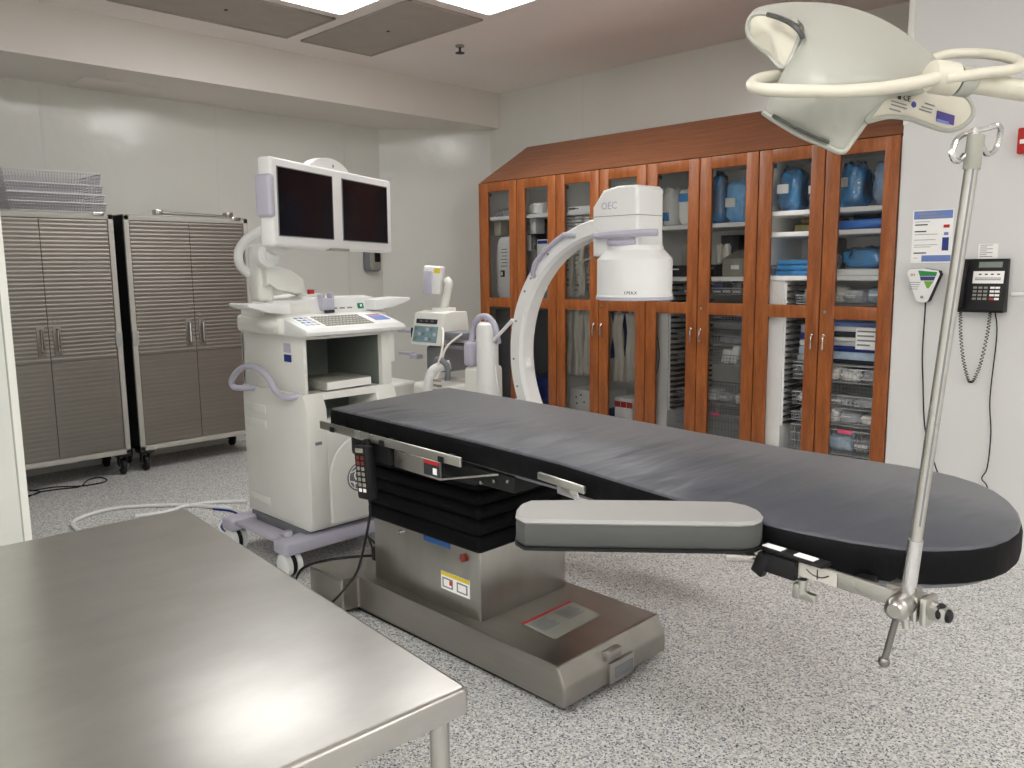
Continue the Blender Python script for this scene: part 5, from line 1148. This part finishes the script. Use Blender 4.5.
def shellfn(u, v):
    def pick(C):
        C = CC[id(C)]; f = u * (len(C) - 1); i = min(int(f), len(C) - 2); return C[i].lerp(C[i + 1], f - i)
    K = [pick(c) for c in (topc, midc, midd, botc)]
    f = v * 3; i = min(int(f), 2); t = f - i; p0, p1, p2, p3 = K[max(i - 1, 0)], K[i], K[i + 1], K[min(i + 2, 3)]
    return .5 * ((2 * p1) + (-p0 + p2) * t + (2 * p0 - 5 * p1 + 4 * p2 - p3) * t * t + (-p0 + 3 * p1 - 3 * p2 + p3) * t ** 3)
CC = {id(c): cat(c, 6) for c in (topc, midc, midd, botc)}
b = MB(); b.grid(shellfn, 60, 30); b.build('shell', 'shell', LT, True, 60)
def patch(outl, nm, mat, thick=.008):
    """closed outline of 3d points filled as a thin plate"""
    n = len(outl); c = sum(outl, Vector()) / n; b = MB(); rr_ = []
    for off in (0, thick):
        ring = [[b.bm.verts.new(c.lerp(p, (k + 1) / 4) + FW * off) for p in outl] for k in range(4)]
        cv = b.bm.verts.new(c + FW * off)
        for i in range(n): b.bm.faces.new((cv, ring[0][i], ring[0][(i + 1) % n]))
        for k in range(3):
            for i in range(n): b.bm.faces.new((ring[k][i], ring[k + 1][i], ring[k + 1][(i + 1) % n], ring[k][(i + 1) % n]))
        rr_.append(ring[3])
    for i in range(n): b.bm.faces.new((rr_[0][i], rr_[0][(i + 1) % n], rr_[1][(i + 1) % n], rr_[1][i]))
    return b.build(nm, mat, LT, True, 60)
# left lobe: inner cream face and its rim
lob = cat([LP(800, 36, .086), LP(797, 28, .10), LP(788, 21, .13), LP(775, 16, .16), LP(762, 13.5, .185), LP(752, 16, .20), LP(748, 24, .21), LP(748, 33, .215), LP(754, 42, .21), LP(770, 55, .17), LP(785, 67, .085)], 4, True)
patch(lob, 'lobe_lens', 'lampcream', .006)
b = MB(); b.tube(lob, .0055, 8, True); b.build('lobe_rim', 'shell', LT)
eo = cat([LP(747.5, 30, .212), LP(748, 18, .205), LP(754, 10, .20), LP(763, 6, .20), LP(783, 2.5, .19)], 6); ei = cat([LP(749.5, 30, .206), LP(753, 17.5, .198), LP(762, 14, .183), LP(775, 16.5, .150), LP(800, 24, .085)], 6)
b = MB(); b.grid(lambda u, v: eo[min(int(u * 24 + .5), 24)].lerp(ei[min(int(u * 24 + .5), 24)], v), 24, 4); b.build('lobe_edge', 'shell', LT, True, 60)
b = MB(); b.tube(cat([LP(768, 14.5, .145), LP(780, 18, .095), LP(792, 24, .058), LP(800, 32, .046), LP(803, 39, .048)], 5), .0055, 6); b.build('gasket', 'bulb', LT)
b = MB(); b.tube(cat([LP(773, 115.5, .07), LP(790, 125, .058), LP(810, 135, .05), LP(829, 142.5, .048)], 5), .0042, 6); b.build('gasket', 'bulb', LT)
b = MB(); b.tube(cat([LP(763, 112, .09), LP(776, 121, .078), LP(800, 135, .066), LP(825, 145.5, .06), LP(842, 152, .057), LP(852, 141, .057), LP(864, 124, .056), LP(872, 113, .056), LP(884, 97, .06)], 5), .006, 8); b.build('lower_rim', 'shell', LT)
# right lobe: underside with the printed labels
rob = cat([LP(px, py, .05 + (px - 868) * .00095) for px, py in ((866, 121), (874, 110), (886, 92), (905, 86), (930, 86), (950, 90), (965, 96), (972, 106), (972, 116), (963, 126), (948, 130.5), (930, 126), (910, 119), (892, 116.5), (880, 118))], 4, True)
pn = patch(rob, 'underside_panel', 'lampcream', .012)
b = MB(); b.tube(rob, .0055, 8, True); b.build('lobe_rim', 'shell', LT)
# labels lie just in front of that panel
ee = (LP(950, 118, .05 + 82 * .00095) - LP(885, 99, .05 + 17 * .00095)).normalized(); pc_ = LP(915, 108, .078); e2_ = (FW.cross(ee)).normalized(); e2_ = -e2_ if e2_.z < 0 else e2_; nl = ee.cross(e2_); nl = nl if nl.dot(FW) < 0 else -nl
Ml = Matrix((ee, e2_, nl)).transposed()
def lab3(px, py, w, h, mat, nm='label'):
    dd = .05 + (px - 868) * .00095 - .002
    b = MB(); b.obox(LP(px, py, dd), (w, h, .0008), Ml); b.build(nm, mat, pn, False)
def lt(px, py, s, size, mat):
    dd = .05 + (px - 868) * .00095 - .003
    text(s, size, LP(px, py, dd), Ml, mat, pn)
lab3(945.5, 118, .05, .021, 'purple'); lab3(942.5, 121.6, .035, .006, 'bluepr', 'label_strip')
b = MB(); o2 = LP(914, 104.5, .05 + 46 * .00095 - .002); b.tube([o2, o2 - nl * .001], .0065, 14); b.build('round_mark', 'navy', pn)
lt(907, 98.5, 'CE', .017, 'ink'); lab3(899.5, 97, .008, .009, 'ink', 'symbol')
for px, py, w in ((899, 103, .04), (899, 106.5, .042), (895, 110, .03), (927, 108, .03), (926, 111, .03), (930, 104.5, .026), (921, 109.5, .01)): lab3(px, py, w, .0025, 'inkg', 'print_line')
# grab rails
b = MB(); b.tube(cat([LP(936, 78, -.03), LP(915, 83, -.045), LP(880, 88.5, -.06), LP(840, 91.5, -.065), LP(800, 91, -.06), LP(770, 90, -.04), LP(757, 88.5, -.01), LP(752, 85, .03), LP(757, 80, .07), LP(770, 77, .10), LP(790, 75, .14), LP(815, 74, .20)], 6), [.0125] * 67, 12) if False else b.tube(cat([LP(936, 78, -.03), LP(915, 83, -.045), LP(880, 88.5, -.06), LP(840, 91.5, -.065), LP(800, 91, -.06), LP(770, 90, -.04), LP(757, 88.5, -.01), LP(752, 85, .03), LP(757, 80, .07), LP(770, 77, .10), LP(790, 75, .14), LP(815, 74, .20)], 6), .0125, 12)
b.build('grab_rail', 'lampcream', LT)
b = MB(); b.tube(cat([LP(925, 62, .17), LP(945, 55, .18), LP(965, 53.5, .17), LP(985, 54, .14), LP(1005, 57, .09), LP(1018, 61, .05), LP(1019, 67, .01), LP(1008, 70.5, -.015), LP(985, 73, -.02), LP(965, 76, -.02), LP(945, 79, -.02)], 6), .0105, 12); b.build('grab_rail', 'lampcream', LT)
# hub and support arm
h0, h1 = LP(930, 76, .0), LP(962, 81, .01); ax = (h1 - h0).normalized()
b = MB(); b.lathe([(.012, -.006), (.029, 0), (.032, .008), (.032, .05)], h0, ax, 28); b.build('hub', 'lampcream', LT)
b = MB(); b.lathe([(.027, .05), (.027, .056)], h0, ax, 28); b.build('hub_gap', 'bulb', LT)
b = MB(); b.lathe([(.029, .056), (.030, .06), (.030, .085), (.024, .092)], h0, ax, 28); b.build('hub_ring', 'shell', LT)
ar_end = h0 + ax * .62
b = MB(); b.tube([h0 + ax * .09, ar_end], .0205, 20); am = b.build('support_arm', 'lampcream', LT)
# rest of the suspension, outside the frame
b = MB(); b.tube(cat([ar_end, ar_end + ax * .08 + Vector((0, 0, .03)), ar_end + ax * .12 + Vector((0, 0, .14)), Vector((ar_end.x + .08, ar_end.y + .04, 2.4)), Vector((ar_end.x + .08, ar_end.y + .04, ZC))], 6), .022, 14); b.build('suspension_tube', 'lampcream', LT)
tpx = LP(994, 79, .03 - .028); e3 = ax; u3 = (-(FW).cross(ax)).normalized(); u3 = u3 if u3.z > 0 else -u3; n3 = e3.cross(u3)
b = MB(); b.obox(LP(993, 79.5, .018), (.03, .024, .001), Matrix((e3, u3, n3)).transposed()); lbm = b.build('arm_label', 'paper', am, False)
b = MB()
for (x0, y0), (x1, y1) in (((989, 77), (987.5, 83)), ((989, 77), (993, 78)), ((988.5, 80), (992, 80.5)), ((995, 77), (998, 78.5)), ((998, 78.5), (994, 83)), ((994, 83), (998.5, 83.5))): b.tube([LP(x0, y0, .0155), LP(x1, y1, .0155)], .0009, 5)
b.build('handwriting', 'ink', lbm)

# ================================================================== LIGHT / LOOK
w = D.worlds.new('world'); SC.world = w; w.use_nodes = True
w.node_tree.nodes['Background'].inputs[0].default_value = (1, 1, 1, 1); w.node_tree.nodes['Background'].inputs[1].default_value = .05
SC.view_settings.view_transform = 'Standard'; SC.view_settings.look = 'None'; SC.view_settings.exposure = 0
SC.cycles.max_bounces = 12; SC.cycles.diffuse_bounces = 8; SC.cycles.glossy_bounces = 4; SC.cycles.transparent_max_bounces = 16
SC.cycles.sample_clamp_indirect = 8; SC.cycles.caustics_reflective = False; SC.cycles.caustics_refractive = False
